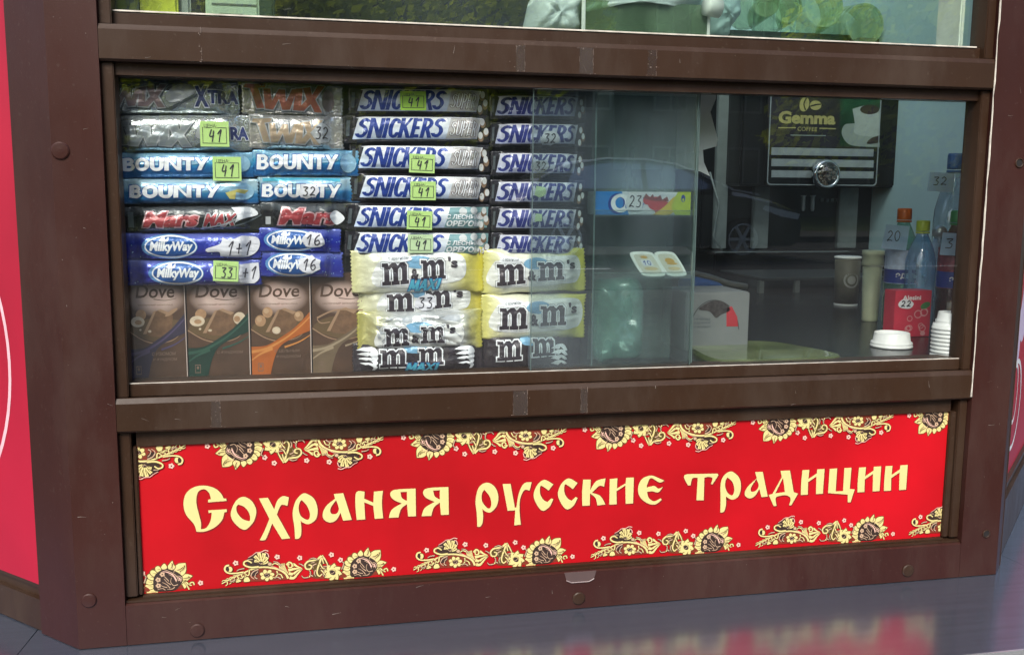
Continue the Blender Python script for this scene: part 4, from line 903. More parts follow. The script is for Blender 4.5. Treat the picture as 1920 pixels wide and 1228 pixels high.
    def blob(s, cx, cy, w_, h_, num, seed=1, m=None, t=.0016, ink=None, slant=.12):
        """torn white price sticker with a handwritten number"""
        q = s.o.matrix_world.inverted() @ P(cx, cy, WY-s.T-.001); c = Vector((q.x, q.z)); rd = random.Random(seed)
        l = [Vector((c.x+w_/2*k*math.cos(a), c.y+h_/2*k*math.sin(a))) for a, k in [(2*PI*i/14, rd.uniform(.82, 1.12)) for i in range(14)]]
        o = s.put('price_sticker', fill([l]), m or STW, False, lift=.0004); s.n += 1
        if num: s.put('number', pen(num, c.x-w_*.34, c.y-h_*.3, w_*.68, h_*.6, t, slant), ink or INK, False, lift=.0005)
        return o

# --- first column (leftmost)
b = Bar('silver foil bar with mauve block letters, top of the leftmost column', (178, 183, 446, 184, 62), SILV, group='twin biscuit bars in silver foil', seed=1, crumple=1.2)
def twix(b, u0, u1, m, v0=.2, v1=.92):
    # slanted block letters T W I X drawn as strips
    def X(f): return u0+(u1-u0)*f
    L_ = [[(.00, .86), (.02, 1.0), (.30, 1.0), (.28, .84), (.19, .83), (.27, .08), (.17, .08), (.08, .84)],
          [(.26, .80), (.35, .80), (.37, .35), (.46, .78), (.54, .78), (.55, .34), (.63, .80), (.70, .82), (.60, .06), (.50, .04), (.46, .42), (.38, .04), (.28, .06)],
          [(.68, .84), (.77, .86), (.74, .02), (.64, .04)],
          [(.77, .88), (.87, .92), (.89, .60), (.97, .98), (1.06, .96), (.93, .45), (1.02, .0), (.92, .0), (.87, .28), (.78, .02), (.69, .04), (.82, .45)]]
    for k, mm in ((.0028, DKG), (.0018, PALEG), (0, m)):
        tr = []
        for l in L_:
            P_ = [b.uv((X(x), v0+(v1-v0)*y)) for x, y in l]; tr += fill([grow(P_, k) if k else P_])
        if mm is DKG: tr = xf(tr, lambda p: p+Vector((.0006, -.0009)))
        b.put('lettering' if not k else 'lettering_edge', tr, mm, False)
twix(b, -.02, .47, TWM)
b.put('biscuit_print', fill([curve([(.49, .55), (.56, .88), (.66, .9), (.7, .7), (.62, .45), (.52, .35)])]), PALEG); b.put('swirl', brush([(.5, .12), (.6, .35), (.72, .6), (.82, .7)], .05, .02), DKG)
b.text('X', .69, .22, .79, .86, NAVY, 0, .06, WHT, .04); b.text('TRA', .785, .32, 1.0, .74, NAVY, 0, .05, WHT, .04); 
b = Bar('silver foil bar with grey letters and green 41 tag, second in the leftmost column', (196, 251, 469, 250, 70), SILV, group='twin biscuit bars in silver foil', seed=2, crumple=1.3)
twix(b, .0, .57, TWG, .14, .8); b.put('biscuit_print', fill([curve([(.62, .4), (.66, .68), (.72, .7), (.76, .5), (.70, .3)])]), PALEG); b.put('swirl', brush([(.62, .1), (.7, .3), (.78, .4)], .05, .02), DKG)
b.text('RA', .86, .3, .985, .66, NAVY, 0, .05, WHT, .04); b.tagp(403, 252, '41', .0335, .030, -.02)
b = Bar('blue foil bar with white letters and green 41 tag in the leftmost column', (223, 311, 476, 309, 50), BOUN, group='coconut bars in blue foil', seed=3)
def bounty(b, u0, u1, v0=.3, v1=.78, sticker=None):
    b.put('palm_print', fill([curve([(u0+.02, .66), (u0+.3, .84), (u1-.1, .84), (u1, .6), (u1-.2, .5), (u0+.2, .52)])]), LBLU)
    x_, y_ = b.uv((u0, v0)); x2_, y2_ = b.uv((u1, v1))
    b.put('lettering_edge', block('BOUNTY', x_, y_, x2_-x_, y2_-y_, .06, .25, .0011), MIDB, False); b.put('lettering', block('BOUNTY', x_, y_, x2_-x_, y2_-y_, .06, .25), WHT, False)
bounty(b, .01, .66); b.put('coconut_print', fill([ell(.9, .55, .07, .32)]), LBLU); b.tagp(426, 317, '41', .0335, .029, -.02)
b = Bar('blue foil bar with white letters and a torn yellow sticker in the leftmost column', (226, 361, 483, 359, 48), BOUN2, group='coconut bars in blue foil', seed=4, crumple=1.3)
bounty(b, .05, .72, .26, .74); b.put('coconut_print', fill([ell(.88, .5, .09, .34)]), LBLU)
b.put('torn_sticker', fill([curve([(.76, .45, 1), (.86, .6, 1), (.93, .55, 1), (.9, .4, 1), (.84, .48, 1), (.83, .2, 1), (.79, .22, 1)])]), mat('yellow_torn_paper', (.55, .5, .15), .7), lift=.0003)
b = Bar('black foil bar with large red script, left of its shorter twin', (229, 412, 491, 408, 50), MARSB, group='caramel bars in black foil', seed=5, crumple=1.4)
b.text('Mars', .14, .2, .56, .78, MRED, .35, .045, MPNK, .055); b.text('MAX', .57, .2, .83, .68, MRED, .35, .05, PALEG, .06)
b.put('stripe', brush([(.55, .12), (.75, .3), (.95, .85)], .05, .02), PALEG); b.put('stripe', brush([(.62, .08), (.85, .25), (1, .6)], .04, .02), DKG); b.put('barcode', fill([rect(.03, .2, .07, .8)]), DKG)
b.put('torn_sticker', fill([curve([(.78, .9, 1), (.92, .88), (.97, .6), (.86, .45), (.80, .3, 1), (.82, .6)])]), WHT, lift=.0003)
def milky(b, cx, w_, stars=True, seed=0):
    rd = random.Random(seed)
    if stars:
        tr = []
        for _ in range(34): tr += fill([ell(rd.uniform(.02, .98), rd.uniform(.08, .92), .004, .025, 6)])
        b.put('stars', tr, LBLU)
    b.put('oval_glow', fill([ell(cx-.01, .5, w_*.54, .47, 36)]), foil('halo_blue', (.12, .30, .62), .3, .2))
    b.put('oval_ring', fill([ell(cx, .5, w_*.5, .43, 36)]), WHT); b.put('oval', fill([ell(cx, .5, w_*.475, .37, 36)]), MIDB)
    b.text('MilkyWay', cx-w_*.42, .24, cx+w_*.44, .7, WHT, .18, .045, MIDB, .05)
    b.put('splash', fill([curve([(cx-w_*.22, .72), (cx-w_*.12, .9), (cx-w_*.1, .76), (cx-w_*.04, .86), (cx-w_*.06, .7)])]), WHT)
b = Bar('violet-blue foil bar with 1+1 on torn white paper, upper of the two long ones', (232, 463, 488, 461, 50), MILKB, group='long violet-blue milk bars', seed=6)
milky(b, .34, .38, seed=1)
b.put('torn_paper', fill([curve([(.60, .42), (.70, .6), (.72, .85, 1), (.78, .75), (.86, .9, 1), (.98, .82), (.985, .4), (.9, .1), (.70, .12, 1), (.69, .3), (.61, .3)])]), STW, lift=.0003)
b.put('number', pen('1+1', *b.uv((.74, .15)), b.L*.19, b.H*.55, .0017, .3), INK, False, lift=.0004)
b = Bar('violet-blue foil bar with green 33 tag, lower of the two long ones', (236, 513, 488, 511, 50), MILKB, group='long violet-blue milk bars', seed=7)
milky(b, .38, .38, seed=2)
b.put('torn_paper', fill([curve([(.64, .75), (.9, .85, 1), (.985, .9, 1), (.99, .3), (.95, .08, 1), (.7, .1), (.65, .3)])]), STW, lift=.0003)
b.put('number', pen('+1', *b.uv((.85, .25)), b.L*.12, b.H*.5, .0017, .3), INK, False, lift=.0004)
b.tagp(424, 508, '33', .030, .025, -.05)

# --- second column
b = Bar('silver foil bar with bronze-red block letters, top of the second column', (452, 184, 642, 190, 60), SILVB, group='short biscuit bars in silver foil', seed=8, crumple=1.3)
twix(b, .02, .78, TWR, .12, .98); b.put('swirl', fill([ell(.86, .5, .06, .35)]), TWM)
b = Bar('silver foil bar with faded tan letters and handwritten 32, second column', (466, 245, 644, 249, 66), SILVB, group='short biscuit bars in silver foil', seed=9, crumple=1.4)
twix(b, .03, .74, TWT, .14, .86); b.blob(603, 250, .026, .024, '32', 3, m=PALEG)
b = Bar('short blue foil bar with white letters and pale coconut print, no sticker', (474, 305, 673, 306, 50), BOUN, group='coconut bars in blue foil', seed=10, crumple=1.1)
bounty(b, .03, .8, .26, .82); b.put('coconut_print', fill([ell(.9, .5, .08, .36)]), LBLU)
b = Bar('short blue foil bar with handwritten 32 on a white sticker', (484, 355, 676, 356, 50), BOUN2, group='coconut bars in blue foil', seed=11, crumple=1.2)
b.put('bright_band', fill([rect(.04, .80, .8, .93)]), CYAN); bounty(b, .03, .8, .2, .7); b.blob(579, 359, .026, .018, '32', 5)
b = Bar('short black foil bar with red script beside its longer twin', (489, 404, 650, 405, 50), MARSB, group='caramel bars in black foil', seed=12, crumple=1.3)
b.text('Mars', .2, .16, .93, .78, MRED, .3, .045, MPNK, .055); b.put('barcode', fill([rect(.05, .15, .11, .45)]), PALEG); b.put('torn_sticker', fill([curve([(.8, .5), (.88, .7), (.98, .4), (.88, .15)])]), WHT, lift=.0003)
b = Bar('short violet-blue foil bar with handwritten 16, upper of two', (485, 449, 640, 453, 46), MILKB, group='short violet-blue milk bars', seed=13)
milky(b, .4, .62, seed=3); b.blob(587, 450, .03, .022, '16', 7)
b = Bar('short violet-blue foil bar with handwritten 16, lower of two, above the tablets', (488, 496, 643, 498, 50), MILKB, group='short violet-blue milk bars', seed=14, crumple=1.2)
milky(b, .4, .62, seed=4); b.blob(580, 496, .028, .024, '16', 8)

# --- third column
def snick(b, sup=None, col=SBLUE, pan=SNIP, u0=.055, u1=.93, lu=None, nuts=True):
    b.put('white_panel', fill([curve([(u0, .14, 1), (u0+.045, .86, 1), (u0+.06, .90), ((u0+u1)/2, .9), (u1+.02, .88, 1), (u1-.02, .12, 1)], 3)]), pan)
    lu = lu or (.69 if sup else u1-.03)
    x_, y_ = b.uv((u0+.02, .17)); x2_, y2_ = b.uv((lu, .86)); b.put('lettering', block('SNICKERS', x_, y_, x2_-x_, y2_-y_, .28, .285), col, False)
    if sup == 'SUPER': b.put('super_panel', fill([V2([(lu-.005, .14), (lu+.035, .86), (u1+.01, .86), (u1-.02, .14)])]), foil('panel_taupe', (.60, .58, .58), .3, .2)); x_, y_ = b.uv((lu+.018, .22)); x2_, y2_ = b.uv((u1-.01, .76)); b.put('lettering_edge', block('SUPER', x_, y_, x2_-x_, y2_-y_, .25, .2, .0009), foil('taupe_line', (.26, .22, .22), .4), False); b.put('lettering', block('SUPER', x_, y_, x2_-x_, y2_-y_, .25, .16), WHT, False)
    if sup == 'NUT':
        b.put('teal_panel', fill([curve([(lu, .14, 1), (lu+.02, .5), (lu+.04, .86, 1), (.99, .9, 1), (.98, .12, 1)])]), foil('panel_teal', (.20, .36, .38), .3, .2))
        for x, y in ((.80, .72), (.88, .76), (.93, .55)): b.put('nut', fill([ell(x, y, .028, .14)]), NUT)
        b.text('С ЛЕСНЫМ', lu+.01, .45, .93, .62, WHT, .2, .03); b.text('ОРЕХОМ', lu+.01, .18, .93, .40, WHT, .2, .04)
    if nuts:
        rd = random.Random(b.seed)
        tr = []; t2 = []
        for (x, y) in ((.955, .72), (.975, .4), (.94, .22)):
            tr += fill([ell(x+rd.uniform(-.006, .006), y+rd.uniform(-.06, .06), .017, .13, 12, 0)]); t2 += fill([ell(x, y-.05, .02, .15, 12)])
        b.put('nut', t2, NUTB); b.put('nut', tr, NUT)
    b.put('barcode', fill([V2([(.012, .25), (.022, .8), (.045, .8), (.036, .25)])]), DKG)
RIGHT = 921
rows3 = [((655, 187, RIGHT-3, 190, 54), 'SUPER', 'top of its column', (774, 190), 0, .9), ((645, 240, RIGHT-1, 241, 54), 'SUPER', None, None, 0, .8),
         ((656, 295, RIGHT, 296, 55), 'SUPER', None, (791, 307), -.04, .9), ((660, 352, RIGHT, 354, 54), 'SUPER', None, (793, 358), 0, 1.), ((649, 407, RIGHT, 408, 52), 'NUT', None, (786, 413), -.03, .8), ((648, 455, RIGHT, 457, 50), 'NUT', None, (788, 457), .0, .8)]
lab3 = ['long bar with big blue letters and a bright green 41 tag, topmost of its column', 'long bar with big blue letters and no price tag, second of its column', 'long bar with big blue letters and 41 tag, third of its column',
        'long bar with big blue letters and 41 tag, fourth of its column', 'long bar with teal hazelnut end and tilted 41 tag, upper hazelnut one', 'long bar with teal hazelnut end and 41 tag directly above the yellow packs']
for i, (q, sup, _, tg, ra, cr_) in enumerate(rows3):
    b = Bar(lab3[i], q, SNIB, group='long peanut bars with blue letters', seed=20+i, crumple=cr_, T=.0125)
    snick(b, sup, lu=.69 if sup == 'SUPER' else .67)
    if tg: b.tagp(tg[0], tg[1], '41', .0325, .0235, ra, m=mat('bright_price_paper', (.42, .72, .08), .7, vary=.04) if i == 0 else (STK if i != 5 else STKO))
# --- fourth column
rows4 = [(922, 199, 1102, 202, 48), (922, 251, 1102, 252, 48), (924, 306, 1100, 307, 48), (922, 361, 1100, 361, 48), (924, 411, 1098, 411, 47), (924, 459, 1097, 459, 44)]
lab4 = ['short bar with indigo letters, top of the column next to the clear rack', 'short bar with indigo letters and a white 32 sticker, second beside the clear rack', 'short bar with a faint 32 sticker over its indigo letters, third from the top',
        'short bar with indigo letters and a faded paper scrap, fourth from the top', 'short bar with indigo letters and a small pale green paper, fifth from the top', 'short bar with indigo letters directly above the yellow candy packs']
for i, q in enumerate(rows4):
    b = Bar(lab4[i], q, SNIB, group='short peanut bars with indigo letters', seed=30+i, T=.0125, crumple=.9)
    snick(b, None, SBLU2, SNIP2, .05, .9, .89)
    if i == 1: b.blob(1031, 260, .026, .02, '32', 11)
    if i == 2: b.blob(1013, 312, .024, .018, '32', 12, m=PALEG)
    if i == 3: b.put('paper_scrap', fill([curve([(.44, .4, 1), (.46, .75, 1), (.55, .7, 1), (.56, .45), (.5, .3)])]), STKO, lift=.0003)
    if i == 4: b.put('paper_scrap', fill([V2([(.44, .4), (.45, .72), (.52, .7), (.52, .42)])]), STKO, lift=.0003)

# --- candy packs with big m letters
MM = [(0, 1), (.22, .98), (.25, .86), (.36, .98), (.50, .98), (.59, .85), (.70, .98), (.84, .98), (.93, .82), (.93, .18), (1, .18), (1, 0), (.68, 0), (.68, .18), (.74, .18), (.74, .68), (.68, .78), (.60, .7), (.60, .18), (.65, .18), (.65, 0), (.35, 0), (.35, .18), (.41, .18), (.41, .68), (.35, .78), (.27, .68), (.27, .18), (.33, .18), (.33, 0), (0, 0), (0, .18), (.08, .18), (.08, .82), (0, .82)]
def mms(b, u0, u1, v0, v1, tilt=0., maxi=False, sprout=True, dark=False, lens=True):
    def T(x, y): return b.uv((u0+(u1-u0)*x, v0+(v1-v0)*y+tilt*x))
    letters = []
    for a0, a1, lo in ((0, .36, .0), (.52, .86, .08)):
        letters.append([T(a0+(a1-a0)*x, lo+(1-lo)*y*.95) for x, y in MM])
    if not dark: b.put('white_panel', fill([[b.uv(p) for p in curve([(u0-.04, v0-.02), (u0-.03, v1-.02), (u0+.1, v1+.07), (u1-.1, v1+.10+tilt), (u1+.06, v1+tilt), (u1+.06, v0+tilt+.05), (u1-.1, v0-.06+tilt*.8)])]]), foil('print_cream_white', (.84, .85, .82), .35, .15), False)
    b.put('candy_print', fill([ell((u0+u1)/2, v1-.02, .12, .14), ]), foil('candy_blue', (.20, .42, .62), .3, .1))
    e = []
    for l in letters: e += fill([grow(l, .0026)])
    b.put('lettering_edge', e, DKG if not dark else DKG, False)
    e = []
    for l in letters: e += fill([grow(l, .0020)])
    b.put('lettering_edge', e, WHT, False)
    e = []
    for l in letters: e += fill([l])
    b.put('lettering', e, MLET, False)
    x0_, y0_ = T(.385, .12); x1_, y1_ = T(.5, .6); b.put('lettering', text_tris('&', x0_, y0_, x1_-x0_, y1_-y0_, 0, .05), MLET, False)
    x0_, y0_ = T(.89, .55); x1_, y1_ = T(1.02, 1.0); b.put('lettering', text_tris("'s", x0_, y0_, x1_-x0_, y1_-y0_, 0, .04), MLET, False)
    if maxi: x_, y_ = b.uv((u0+(u1-u0)*.34, v0-.13)); x2_, y2_ = b.uv((u0+(u1-u0)*.8, v0+.13)); b.put('lettering_edge', block('MAXI', x_, y_, x2_-x_, y2_-y_, .3, .24, .0009), MIDB, False); b.put('lettering', block('MAXI', x_, y_, x2_-x_, y2_-y_, .3, .24), CYAN, False)
    if sprout: b.put('scroll_band', fill([curve([(u0+.02, v1+.02), (u0+.06, v1+.14), (u0+.2, v1+.12), (u0+.22, v1+.03), (u0+.12, v1-.01)])]), WHT); b.text('с арахисом', u0+.05, v1+.03, u0+.2, v1+.10, DKG, 0, .01)
b = Bar('yellow candy pack with brown letters and cyan wording, top left of the yellow packs', (660, 512, 908, 508, 82), YEL, T=.012, name='candy_pack', cat='candy pack', group='yellow candy packs', seed=41, crumple=1.6, square=3.2, dy=.000, crimp=.006)
mms(b, .22, .78, .2, .72, .1, maxi=True)
b = Bar('yellow candy pack with handwritten 33, tucked under the one above', (672, 563, 906, 555, 70), YEL, T=.010, name='candy_pack', cat='candy pack', group='yellow candy packs', seed=42, crumple=1.8, square=3, dy=.006, crimp=.006)
mms(b, .22, .82, .14, .66, .08); b.blob(798, 568, .03, .022, '33', 13)
b = Bar('crumpled silvery candy pack with broken letters, second from the bottom', (672, 622, 906, 618, 72), YELC, T=.013, name='candy_pack', cat='candy pack', group='yellow candy packs', seed=43, crumple=2.6, square=3, dy=-.002, crimp=.006)
mms(b, .2, .76, .1, .62, .04, sprout=False)
rd = random.Random(9); tr = []
for _ in range(26):
    x, y = rd.uniform(.12, .9), rd.uniform(.1, .9); tr += fill([[Vector((x+rd.uniform(-.05, .05), y+rd.uniform(-.12, .12))) for _ in range(3)]])
b.put('worn_foil', tr, PALEG)
b = Bar('dark candy pack with white-edged letters and cyan wording, bottom left of the packs', (662, 674, 908, 668, 58), MBRN, T=.011, name='candy_pack', cat='candy pack', group='dark candy packs', seed=44, crumple=1.6, square=3, crimp=.006)
mms(b, .2, .76, .22, .82, .04, maxi=True, sprout=False, dark=True)
for cx in (.12, .86):
    for k in range(4): b.put('milk_swirl', brush([(cx-.05, .75-.14*k), (cx, .85-.16*k), (cx+.045, .68-.14*k), (cx+.03, .52-.12*k)], .10-.015*k, .02), WHT)
b = Bar('pale yellow candy pack beside the clear rack, upper one', (904, 513, 1100, 508, 80), YEL2, T=.012, name='candy_pack', cat='candy pack', group='yellow candy packs', seed=45, crumple=1.3, square=3.2, crimp=.006)
mms(b, .14, .88, .2, .70, .06, sprout=True)
b = Bar('pale yellow candy pack beside the clear rack, lower one', (905, 597, 1100, 594, 84), YEL2, T=.012, name='candy_pack', cat='candy pack', group='yellow candy packs', seed=46, crumple=1.3, square=3.2, crimp=.006)
mms(b, .16, .9, .22, .74, .08, sprout=True)
b = Bar('dark candy pack with brown letters, lowest beside the clear rack', (906, 664, 1090, 660, 66), MBRN, T=.011, name='candy_pack', cat='candy pack', group='dark candy packs', seed=47, crumple=1.5, square=3, crimp=.006)
mms(b, .14, .82, .28, .86, .12, sprout=False, dark=True); [b.put('milk_swirl', brush([(.72, .62-.15*k), (.78, .72-.15*k), (.84, .55-.12*k)], .09, .03), WHT) for k in range(4)]

# --- chocolate tablets
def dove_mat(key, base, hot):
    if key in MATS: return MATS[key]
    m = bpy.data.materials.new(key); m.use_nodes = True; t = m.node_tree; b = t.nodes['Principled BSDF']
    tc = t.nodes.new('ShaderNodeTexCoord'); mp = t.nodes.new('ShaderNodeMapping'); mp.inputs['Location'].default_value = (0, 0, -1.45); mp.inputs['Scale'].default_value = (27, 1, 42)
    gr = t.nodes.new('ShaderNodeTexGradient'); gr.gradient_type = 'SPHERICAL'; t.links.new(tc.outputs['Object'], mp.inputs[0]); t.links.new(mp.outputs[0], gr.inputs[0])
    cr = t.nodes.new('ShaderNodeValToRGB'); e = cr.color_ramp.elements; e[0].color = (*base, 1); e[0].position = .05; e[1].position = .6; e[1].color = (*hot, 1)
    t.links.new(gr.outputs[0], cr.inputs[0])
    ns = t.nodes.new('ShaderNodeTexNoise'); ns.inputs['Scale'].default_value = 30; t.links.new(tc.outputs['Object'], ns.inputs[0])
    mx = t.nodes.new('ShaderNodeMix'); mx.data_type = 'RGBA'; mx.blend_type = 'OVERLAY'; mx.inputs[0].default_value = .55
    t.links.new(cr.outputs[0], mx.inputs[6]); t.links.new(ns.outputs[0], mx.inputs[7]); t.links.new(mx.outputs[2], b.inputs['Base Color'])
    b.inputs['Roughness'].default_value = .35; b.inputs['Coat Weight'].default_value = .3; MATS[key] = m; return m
DB = mat('dove_brown', (.085, .045, .028), .4); CHO = mat('chocolate_print', (.17, .09, .045), .45, vary=.25, scale=120); CHL = mat('chocolate_light', (.36, .22, .13), .45); NUTW = mat('nut_cream', (.62, .50, .36), .5, vary=.15, scale=150); NUTR = mat('nut_shell', (.40, .23, .12), .5, vary=.2, scale=150); LTXT = mat('tablet_text', (.20, .13, .09), .5)
LINEW = mat('tablet_edge', (.55, .45, .40), .5)
tabs = [((241, 350), (.035, .028, .055), (.08, .06, .13), 'chocolate tablet with dull violet ribbon, leftmost of four', 'hazel', ['С ИЗЮМОМ', 'И ФУНДУКОМ']),
        ((351, 469), (.010, .038, .026), (.03, .09, .06), 'chocolate tablet with dark green ribbon and split hazelnuts', 'hazel2', ['С ФУНДУКОМ']),
        ((470, 584), (.42, .11, .02), (.60, .24, .06), 'chocolate tablet with orange ribbon and whole hazelnuts', 'whole', ['С ЦЕЛЬНЫМ', 'ФУНДУКОМ']),
        ((585, 697), (.16, .11, .065), (.34, .26, .17), 'plain chocolate tablet with beige ribbon, rightmost of four', 'plain', [])]
for i, ((xa, xb), rc, rc2, label, kind, words_) in enumerate(tabs):
    Y = .068; a = P(xa+.7, 620, Y); b_ = P(xb-.7, 620, Y); zt = P(xa, 512, Y).z; zb_ = 1.1178; w_ = b_.x-a.x; h_ = zt-zb_
    c = Vector(((a.x+b_.x)/2, Y+.005, (zt+zb_)/2))
    mb = MB().bbox(-w_/2, w_/2, -.005, .005, -h_/2, h_/2, .0012)
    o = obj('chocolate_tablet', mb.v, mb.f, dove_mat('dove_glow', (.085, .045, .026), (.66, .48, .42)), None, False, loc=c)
    tag(o, label, 'chocolate tablet', 'chocolate tablets in a row'); ly = [0]
    def put(name, tr, m):
        ly[0] += 1; dy = .005+.0001+ly[0]*.00004
        tr = clip(tr, 0, 1, 0, 1); decal(name, xf(tr, lambda p: Vector(((p.x-.5)*w_, (p.y-.5)*h_))), m, o, lambda p: Vector((p.x, -dy, p.y)))
    RM = mat('ribbon_%d' % i, rc, .4, vary=.1, scale=60); RL = mat('ribbon_light_%d' % i, rc2, .4)
    put('lettering', text_tris('Dove', .14, .765, .70, .125, .28, .016), DB); put('lettering', brush([(.45, .755), (.65, .742), (.85, .760)], .008, .003), DB)
    put('small_print', text_tris('МОЛОЧНЫЙ ШОКОЛАД', .18, .69, .6, .022, 0, .02), LTXT)
    put('plate_print', fill([curve([(.02, .48), (.2, .40), (.5, .355), (.8, .40), (.98, .52), (.8, .56), (.3, .57)])]), mat('plate_brown', (.13, .08, .035), .4)); put('plate_print', brush([(.0, .46), (.25, .37), (.5, .34), (.8, .38), (.97, .5)], .012, .006), CHL)
    put('chocolate_print', fill([V2([(.28, .44), (.46, .64), (.58, .655), (.78, .60), (.74, .45), (.55, .40), (.35, .41)])]), CHO); put('chocolate_print', fill([V2([(.24, .43), (.30, .43), (.49, .65), (.44, .64)])]), CHL); put('chocolate_print', fill([V2([(.5, .65), (.57, .66), (.76, .62), (.7, .6)])]), CHL)
    if kind in ('hazel', 'hazel2'):
        put('nut', fill([ell(.22, .61, .09, .05)]), NUTR); put('nut', fill([ell(.16, .545, .12, .05)]), NUTW); put('nut', fill([ell(.17, .54, .06, .022)]), NUTR); put('nut', fill([ell(.2, .47, .02, .01), ]), NUTW); put('nut', fill([ell(.36, .455, .03, .012)]), NUTW)
        if kind == 'hazel2': put('nut', fill([ell(.84, .565, .10, .06)]), NUTW); put('nut', fill([ell(.80, .56, .05, .03)]), NUTR)
        else: put('leaf_print', fill([ell(.75, .63, .12, .02, 12, .3)]), CHL)
    if kind == 'whole':
        for x, y, r_ in ((.28, .62, .085), (.16, .54, .09), (.8, .58, .08)): put('nut', fill([ell(x, y, r_, r_*.62)]), NUTR); put('nut', fill([ell(x-.02, y+.015, r_*.5, r_*.3)]), mat('nut_hi', (.52, .34, .2), .45))
        put('nut', fill([ell(.42, .445, .07, .035)]), NUTW)
    if kind == 'plain': put('vanilla_print', brush([(.08, .56), (.3, .62), (.5, .64), (.9, .63)], .02, .01), CHL); put('vanilla_print', brush([(.08, .55), (.15, .51), (.3, .52)], .012, .01), CHL)
    put('ribbon', fill([curve([(0, .29, 1), (.25, .30), (.5, .38), (.75, .48), (1, .63, 1), (1, .44, 1), (.75, .38), (.5, .30), (.38, .18), (.3, 0, 1), (0, 0, 1)])]), RM)
    put('ribbon', brush([(0, .24), (.25, .27), (.55, .36), (.8, .47), (1, .58)], .03, .012), RL); put('ribbon', brush([(.55, .28), (.8, .33), (1, .40)], .02, .008), RL); put('ribbon', brush([(0, .16), (.15, .22), (.35, .27)], .012, .03), RL)
    for k, s_ in enumerate(words_): put('small_print', text_tris(s_, .54-.08*len(words_)+.02*k, .225-.055*k, .42, .033, .2, .02), LTXT)
    put('pictogram', fill(frame_loops(.10, .05, .19, .13, .008)), LTXT); put('pictogram', fill([ell(.145, .10, .02, .015)]), LTXT)
    put('edge_line', fill([rect(.985, 0, 1, 1)]), LINEW)

# the clear stand that holds the stacked bars
stand = empty('display_stand', (.35, .1, TZ), 'black backed display stand behind the stacked chocolate bars', 'display stand')
MB().box(-.03, P(1104, 400, .09).x, .084, .088, TZ+.0003, 1.49).build('back_board', mat('stand_black', (.02, .022, .028), .5), stand)
for px in (452, 646, 921):
    x = P(px, 420, .086).x; MB().box(x-.0008, x+.0008, .074, .0838, TZ+.0003, 1.489).build('divider', pane_mat('clear_acrylic', (.93, .97, .96), .05, .05), stand)
MB().box(-.03, P(1104, 400, .09).x, .0836, .0838, TZ+.0003, TZ+.001).build('foot_plate', BLACK, stand)

# =================================================================== CLEAR RACK AND ITS GOODS
ACR = pane_mat('clear_acrylic'); ACRE = mat('acrylic_edge', (.14, .20, .19), .35)
rack = empty('acrylic_rack', (P(1205, 660, .1).x, .1, TZ), 'clear acrylic rack with shelves between the bars and the coffee machine', 'rack')
ra, rb = P(1110, 420, .055).x, P(1299, 420, .055).x
RD0, RD1 = .045, .125
for x in (ra, rb): MB().box(x-.001, x+.001, RD0, RD1, TZ+.0003, 1.489).build('side_panel', ACR, rack); MB().box(x-.001, x+.001, RD0-.0006, RD0-.0001, TZ+.0003, 1.489).build('panel_edge', ACRE, rack)
MB().box(ra+.0012, rb-.0012, RD1-.002, RD1, TZ+.0003, 1.489).build('back_panel', pane_mat('frosted_acrylic', (.72, .80, .78), .05, .26, .1, (.50, .62, .58)), rack)
szs = [P(1205, 404, RD0).z, P(1205, 520, RD0).z]
for z in szs:
    MB().box(ra+.0012, rb-.0012, RD0, RD1-.0022, z-.002, z).build('shelf', ACR, rack)
    MB().box(ra+.0012, rb-.0012, RD0-.0024, RD0-.0004, z-.002, z+.006).build('shelf_lip', ACR, rack); MB().box(ra+.0012, rb-.0012, RD0-.0026, RD0-.0004, z+.0061, z+.0068).build('lip_edge', ACRE, rack)
# chewing gum box on the upper shelf
z0 = szs[0]; gy = .052; gz1 = P(1200, 360, gy).z; ga, gb = ra+.0016, P(1294, 390, gy).x
gum = MB().bbox(ga, gb, gy, gy+.05, z0+.0003, gz1, .0006).build('gum_box', foil('gum_white', (.70, .74, .78), .35, 0)); rebase(gum, ((ga+gb)/2, gy, z0)); tag(gum, 'low white and blue chewing gum box with strawberry print and 23 sticker', 'gum box')
gw, gh = gb-ga, gz1-z0
def gput(name, tr, m, k, par=None): return decal(name, xf(clip(tr, 0, 1, 0, 1), lambda p: Vector((p.x*gw, p.y*gh))), m, gum, lambda p: Vector((ga+p.x, gy-.0002-k*.0001, z0+.0003+p.y)), local=False)
gput('blue_field', fill([curve([(0, 0, 1), (0, 1, 1), (.28, 1, 1), (.32, .5), (.36, 0, 1)])]), foil('gum_blue', (.02, .22, .62), .35, 0), 1)
gput('ring_logo', fill([ell(.24, .48, .10, .44, 30), ell(.245, .5, .055, .26, 30)]), foil('gum_navy', (.01, .04, .30), .35, 0), 2); gput('ring_logo', fill([ell(.27, .5, .10, .40, 30), ell(.265, .52, .05, .24, 30)]), WHT, 3)
gput('lettering', text_tris('ORBIT', .30, .26, .26, .5, .1, .06), foil('gum_letter', (.25, .3, .6), .4, 0), 4)
for k, (x, y, r_) in enumerate(((.63, .5, .08), (.70, .32, .09), (.55, .62, .05))): gput('strawberry', fill([ell(x, y, r_, r_*3.6)]), foil('berry', (.55, .03, .04), .4, 0), 5+k)
gput('strawberry_leaf', fill([curve([(.50, .72, 1), (.53, .92, 1), (.57, .75, 1), (.60, .9, 1), (.62, .7, 1), (.68, .86, 1), (.7, .66, 1), (.75, .8, 1), (.77, .6, 1), (.6, .62)])]), foil('berry_dark', (.22, .02, .02), .4, 0), 9)
